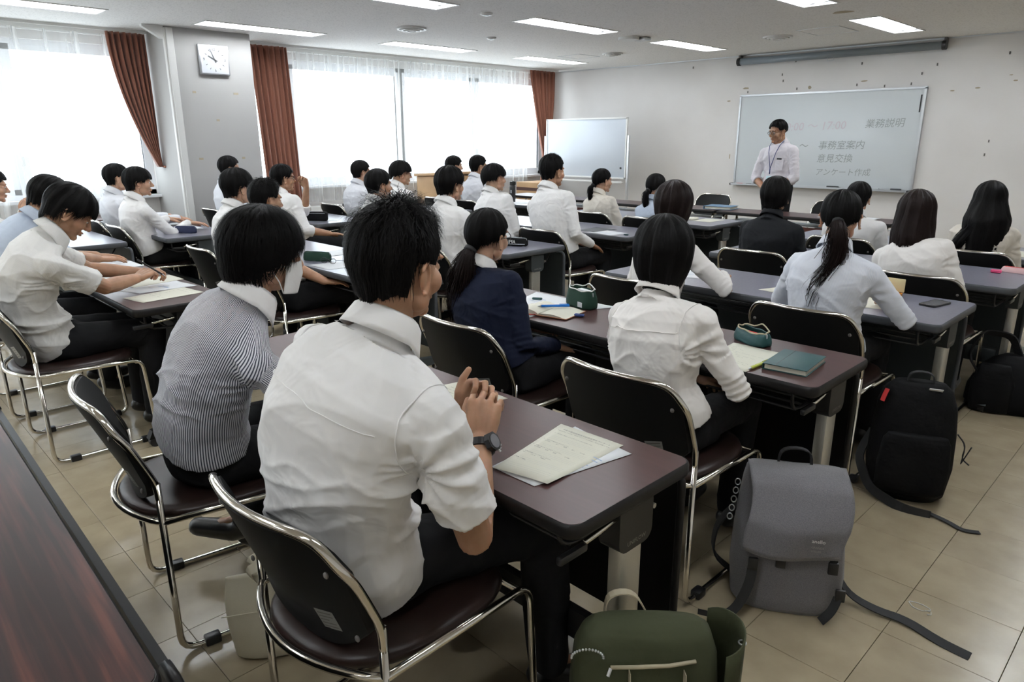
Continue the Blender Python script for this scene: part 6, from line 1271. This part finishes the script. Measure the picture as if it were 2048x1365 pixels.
# front tables
bb = empty('binder', (-4.02, 7.24, TZ), rad(8), 'thick blue binder lying on the left front table', 'binder'); t = MB(); rbox(t, (0, 0, .018), (.29, .22, .026), .001); obj('page_block', t, M['paper'], bb)
for z in (.002, .034): t = MB(); rbox(t, (0, 0, z), (.31, .24, .003), .001); obj('cover', t, M['blue_binder'], bb)
t = MB(); rbox(t, (-.155, 0, .018), (.003, .24, .034), .001); obj('spine', t, M['blue_binder'], bb)
paper([(-2.62, 7.1), (-2.38, 7.1), (-2.38, 7.38), (-2.62, 7.38)], M['paper_w'], 'stack of white papers at the right end of the front tables', seed=40, z=TZ + .006); paper([(-2.9, 7.12), (-2.68, 7.12), (-2.68, 7.36), (-2.9, 7.36)], M['paper_w'], 'white paper left of the stack on the right front table', seed=41)
# tan lectern and boxes by the window
lc = empty('lectern', (-8.0, 6.65, 0), 0, 'tan wooden lectern standing by the window behind the fifth row', 'lectern')
t = MB(); rbox(t, (0, 0, .48), (.55, .80, .96), .006); obj('cabinet', t, M['cardboard'], lc, auto=40); t = MB(); rbox(t, (.0, 0, .98), (.60, .86, .035), .006, rot=roty(-.05)); obj('reading_top', t, M['cardboard'], lc, auto=40); t = MB(); box2(t, .276, .280, -.36, .36, .05, .88); obj('front_panel', t, M['cardboard'], lc)
cb = empty('cardboard_box', (-8.1, 8.58, 0), 0, 'brown cardboard carton with a dark stripe below the corner drape', 'box'); t = MB(); rbox(t, (0, 0, .24), (.48, .55, .48), .004); obj('carton', t, M['cardboard'], cb, auto=40)
cb2 = empty('cardboard_box', (-8.1, 8.58, .4805), 0, 'upper brown carton, stacked on the other under the corner drape', 'box'); t = MB(); rbox(t, (0, 0, .15), (.46, .52, .30), .004); obj('carton', t, M['cardboard'], cb2, auto=40); t = MB(); box2(t, -.232, .232, -.262, .262, .17, .22); obj('tape_band', t, M['tape_brown'], cb2)
# side table at the pillar
stb = empty('side_table', (-8.28, 2.30, 0), 0, 'small brown side table in the window corner left of the pillar', 'table'); t = MB(); rbox(t, (0, 0, .66), (.55, .75, .05), .006); obj('tabletop', t, M['walnut'], stb, auto=40)
for a in (-1, 1):
    for b in (-1, 1): t = MB(); box2(t, a * .24 - .018, a * .24 + .018, b * .34 - .018, b * .34 + .018, 0, .64); obj('leg', t, M['edge_gray'], stb)
t = MB(); r_ = random.Random(4); ell(t, (0, 0, .05), (.10, .14, .055), n=20, m=12); V = t.V(); V += np.array([[r_.uniform(-.012, .012) for _ in range(3)] for _ in V]); V[:, 2] = np.maximum(V[:, 2], 0); t.v = [V]; o = obj('plastic_bag', t, M['clear'], label='crumpled clear plastic bag on the side table left of the pillar', cat='bag', smooth=False); o.location = (-8.2, 2.35, .686)

# ------------------------------------------------------------------ bags on the floor
def sack(e, name, m, sx, sy, sz, seed, prof, dent=.02, square=3.0, n=40, lean=(0, 0), voxel=None, mod=None):
    """soft bag body: prof = list of (height fraction, width scale, depth scale)"""
    r = np.random.default_rng(seed); rings = []
    for (f, a, b) in prof:
        ring = []
        for q in range(n):
            t_ = 2 * PI * q / n; c, s_ = math.cos(t_), math.sin(t_); rr_ = (abs(c) ** square + abs(s_) ** square) ** (-1 / square); ring.append((c * rr_ * sx / 2 * a + lean[0] * f, s_ * rr_ * sy / 2 * b + lean[1] * f, f * sz))
        rings.append(ring)
    # subdivide between profile rings
    R = [np.array(x) for x in rings]; RR = []
    for i in range(len(R) - 1):
        for k in range(3): RR.append(R[i] * (1 - k / 3) + R[i + 1] * k / 3)
    RR.append(R[-1]); t = MB(); loft(t, RR); V = t.V(); nn = V.copy(); nn[:, 2] = 0; nn /= (np.linalg.norm(nn, axis=1)[:, None] + 1e-6)
    d = fold_noise(V, seed, dent, [(.4, .3, .8), (.8, -.3, .4), (.1, .8, .3)], 13); fz = np.clip(V[:, 2] / .03, 0, 1); t.v = [V - nn * (d * fz)[:, None]]
    if mod: t.v = [mod(t.V())]
    return obj(name, t, m, e, smooth=True)
def strap(e, name, pts, w, m, th=.002, k=5, twist=None, label=None, up=(0, 0, 1)):
    P_ = roundpath([np.array(p, float) for p in pts], .05, k); n = len(P_); T, A, B = frames(P_, up); V = []; F = []
    for i in range(n):
        s_ = A[i]; 
        if twist: q = twist * i / n; s_ = A[i] * math.cos(q) + B[i] * math.sin(q)
        o_ = np.cross(T[i], s_); V += [P_[i] - s_ * w / 2, P_[i] + s_ * w / 2, P_[i] + s_ * w / 2 + o_ * th, P_[i] - s_ * w / 2 + o_ * th]
    for i in range(n - 1):
        for q in range(4): F.append((i * 4 + q, i * 4 + (q + 1) % 4, i * 4 + 4 + (q + 1) % 4, i * 4 + 4 + q))
    F += [(3, 2, 1, 0), tuple((n - 1) * 4 + q for q in range(4))]; t = MB(); t.add(V, F); return obj(name, t, m, e, smooth=False, label=label)
def buckle(e, c, rz, s=1.0, rot=None): t = MB(); rbox(t, c, (.030 * s, .012, .042 * s), .004, rot=rotz(rz) if rot is None else rot); return obj('buckle', t, M['plastic_black'], e, auto=40)
# grey backpack: front faces the camera side (-Y local)
gb = empty('backpack', (-.80, 2.04, 0), rad(31), 'grey backpack with a flap and black buckles, standing in the aisle', 'backpack')
sack(gb, 'bag_body', M['gray_cloth'], .34, .20, .46, 3, [(0, .90, .86), (.04, .99, 1.0), (.25, 1.03, 1.08), (.5, 1.0, 1.0), (.72, .95, .86), (.88, .90, .60), (.96, .86, .38), (1.0, .80, .16)], dent=.010, lean=(0, .05))
def flapf(u, v):
    x = -.145 + .29 * u; z = .475 - .235 * v; y = -.030 - .098 * min(1, v * 1.7) ** .8 + .012 * math.sin(u * 6 + v * 3) * v - .010
    if v < .12: y += (.12 - v) * .5
    return (x + .012 * math.sin(v * 5), y + .0, z - .018 * math.sin(u * PI) * v)
t = MB(); grid(t, flapf, 24, 16); fl2 = obj('flap', t, M['gray_cloth'], gb, smooth=True); md = fl2.modifiers.new('t', 'SOLIDIFY'); md.thickness = .004; md.offset = 1
text_obj('anello', .016, M['white'], (.040, -.150, .300), (1, 0, 0), (0, .12, 1), gb, 'lettering'); text_obj('GRANDE', .009, M['sticker'], (.040, -.151, .282), (1, 0, 0), (0, .12, 1), gb, 'lettering'); text_obj('ATELIER', .008, M['sticker'], (.040, -.1515, .270), (1, 0, 0), (0, .12, 1), gb, 'lettering')
for x in (-.035, .115): buckle(gb, (x, -.122, .205), 0); t = MB(); box2(t, x - .011, x + .011, -.122, -.118, .215, .245); obj('buckle_strap', t, M['strap_black'], gb)
strap(gb, 'carry_handle', [(-.055, .035, .455), (-.05, .04, .52), (.045, .045, .52), (.05, .04, .455)], .024, M['strap_black'], .004)
strap(gb, 'side_strap', [(-.115, -.118, .175), (-.12, -.132, .12), (-.15, -.15, .04), (-.20, -.17, .004), (-.27, -.16, .003)], .030, M['strap_black'], up=(0, 1, .15)); buckle(gb, (-.115, -.12, .185), 0)
strap(gb, 'side_strap', [(.145, -.10, .09), (.13, -.115, .05), (.10, -.12, .012)], .028, M['strap_black']); buckle(gb, (.15, -.10, .10), 0)
strap(gb, 'shoulder_strap', [(.16, .04, .10), (.20, .02, .03), (.28, -.02, .012), (.36, -.045, .01), (.43, -.12, .004), (.50, -.17, .003)], .030, M['strap_black'], .004, twist=.4)
strap(gb, 'shoulder_strap', [(-.15, .06, .30), (-.22, .05, .22), (-.23, .05, .10), (-.16, .06, .04)], .040, M['strap_black'], .006)
for k in range(5): t = MB(); z = .40 - k * .030; tube(t, [(-.172 - .004 * k + .008 * math.cos(a), .0 - .003 * k, z + .011 * math.sin(a)) for a in np.linspace(0, 2 * PI, 14, endpoint=False)], .0018, 6, closed=True); obj('chain_link', t, M['alu'], gb, smooth=True)
# black backpack under the desk end
kb = empty('backpack', (-.76, 3.10, 0), rad(22), 'black backpack with a white tag and side cords, leaning by the desk leg', 'backpack')
sack(kb, 'bag_body', M['black_cloth'], .31, .21, .50, 9, [(0, .80, .8), (.05, .95, 1.0), (.3, 1.04, 1.1), (.6, 1.0, 1.0), (.82, .94, .8), (.94, .80, .6), (1.0, .60, .4)], dent=.014, square=2.6)
sack(kb, 'front_pocket', M['black_cloth'], .26, .06, .26, 10, [(0, .8, .6), (.1, 1, 1), (.5, 1.02, 1.1), (.9, .95, .9), (1, .85, .5)], dent=.01, mod=lambda V: V + np.array((0, -.115, .05)))
strap(kb, 'carry_handle', [(-.05, 0, .49), (-.045, 0, .545), (.045, 0, .545), (.05, 0, .49)], .024, M['strap_black'], .004)
t = MB(); rbox(t, (.05, -.05, .485), (.05, .004, .03), .002, rot=rotx(.9)); obj('tag', t, M['white'], kb); strap(kb, 'red_pull', [(-.12, -.05, .47), (-.13, -.06, .44), (-.135, -.065, .42)], .02, M['red'])
strap(kb, 'shoulder_strap', [(-.14, .04, .25), (-.19, .0, .14), (-.14, -.10, .04), (-.02, -.19, .012), (.08, -.20, .008)], .04, M['strap_black'], .006)
strap(kb, 'webbing_strap', [(.06, -.17, .01), (.14, -.22, .006), (.18, -.27, .004), (.24, -.26, .004)], .024, M['strap_black'])
for k in (0, 1): strap(kb, 'cord', [(.155, -.02, .30), (.19, -.03, .26), (.18, -.02, .20 - .05 * k), (.21, -.04, .18 + .08 * k)], .006, M['strap_black'], .004)
# black bag at the right edge
rb = empty('backpack', (-.66, 4.60, 0), rad(14), 'black rucksack with a red mark lying on the floor at the right edge', 'backpack')
sack(rb, 'bag_body', M['black_cloth'], .46, .34, .30, 12, [(0, .9, .9), (.08, 1.03, 1.03), (.35, 1.02, 1.05), (.7, .86, .85), (.9, .60, .6), (1.0, .35, .35)], dent=.02, square=2.4)
sack(rb, 'side_pocket', M['black_cloth'], .20, .10, .26, 13, [(0, .9, .8), (.2, 1, 1), (.6, 1.02, 1.05), (1, .7, .6)], dent=.012, mod=lambda V: V + np.array((-.12, -.15, .01)))
t = MB(); rbox(t, (.06, -.178, .15), (.07, .006, .012), .003, rot=rotz(.1)); obj('red_mark', t, M['red'], rb)
strap(rb, 'shoulder_strap', [(-.18, -.10, .18), (-.26, -.12, .30), (-.20, .0, .42), (-.05, .05, .40), (.0, .02, .28)], .05, M['strap_black'], .008)
# olive backpack in the foreground
ob = empty('backpack', (-.750, 1.160, 0), rad(44), 'olive green backpack with cream webbing straps and zip, bottom of the photo', 'backpack')
sack(ob, 'bag_body', M['olive'], .34, .17, .42, 17, [(0, .88, .86), (.05, .98, 1.0), (.3, 1.02, 1.08), (.62, 1.0, 1.0), (.84, .96, .86), (.95, .88, .66), (1.0, .74, .36)], dent=.012)
for x in (-.045, .075): strap(ob, 'webbing_strap', [(x, -.080, .346), (x, -.098, .26), (x + .01, -.102, .12), (x + .015, -.10, .01)], .027, M['strap_tan'], .002)
t = MB(); tube(t, [(-.085, -.076, .352), (-.03, -.083, .360), (.04, -.082, .364), (.10, -.071, .367)], .0045, 6); obj('zip', t, M['strap_tan'], ob, smooth=True)
t = MB(); tube(t, [(-.085, -.078, .352), (-.092, -.088, .339)], .004, 6); obj('zip_pull', t, M['alu'], ob)
for k in range(16): 
    if k == 0: pc = MB(); ell(pc, (0, 0, 0), (.0032, .0032, .0032), n=8, m=6); pm = mesh_np('chain_bead', pc.V(), pc.f, True); pm.materials.append(M['alu'])
    a = PI * k / 15; o = bpy.data.objects.new('chain_bead', pm); COL.objects.link(o); o.parent = ob; o.location = (-.135 + .035 * math.cos(a), -.064, .366 + .022 * math.sin(a))
strap(ob, 'carry_handle', [(-.09, .04, .40), (-.085, .045, .455), (-.02, .05, .46), (.01, .045, .405)], .026, M['strap_tan'], .003)
def pf(u, v):
    a = PI * (-.5 + u) ; return (.165 + .055 * math.cos(a) * (1 + .1 * v) , .085 * math.sin(a) + .01, .03 + .35 * v + .02 * math.sin(u * PI))
t = MB(); grid(t, pf, 18, 10); sp = obj('side_pocket', t, M['olive'], ob, smooth=True); md = sp.modifiers.new('t', 'SOLIDIFY'); md.thickness = .004
t = MB(); tube(t, [(.218 + .008 * math.cos(a), -.01 + .008 * math.sin(a), .368) for a in np.linspace(0, 2 * PI, 14, endpoint=False)], .002, 6, closed=True); obj('eyelet', t, M['alu'], ob, smooth=True)
t = MB(); rbox(t, (-.19, -.05, .10), (.02, .02, .19), .008, rot=rotx(.1)); obj('umbrella_handle', t, M['phone_glass'], ob, auto=40)
# canvas tote under the nearest chair
tt = empty('tote_bag', (-1.73, .80, 0), rad(62), 'cream canvas tote bag on the floor under the nearest chairs', 'bag')
sack(tt, 'bag_body', M['canvas'], .36, .15, .27, 23, [(0, .92, .7), (.06, 1.0, .95), (.4, 1.0, .9), (.75, .97, .55), (.93, .93, .25), (1.0, .92, .12)], dent=.016, square=2.8, lean=(-.03, -.02))
for yy in (-.02, .03): strap(tt, 'handle', [(-.10, yy, .23), (-.13, yy - .02, .30), (-.02, yy - .03, .315), (.06, yy, .30), (.06, yy, .23)], .028, M['canvas'], .003)
t = MB(); tube(t, [(-.2, -.058, .17), (-.05, -.066, .172), (.14, -.060, .17)], .0015, 6); obj('stitch_line', t, M['canvas'], tt)
# rubber band on the floor
t = MB(); r_ = random.Random(2); tube(t, [(.030 * math.cos(a) * (1 + .15 * math.sin(3 * a)), .018 * math.sin(a), .002) for a in np.linspace(0, 2 * PI, 26, endpoint=False)], .0012, 6, closed=True); tube(t, [(.02, -.008, .002), (.035, -.004, .002), (.04, -.02, .002), (.03, -.026, .002)], .0012, 6); o = obj('plastic_loop', t, M['white'], label='small clear plastic loop lying on the floor tiles, right', cat='loop', smooth=True); o.location = (-.462, 2.303, 0)
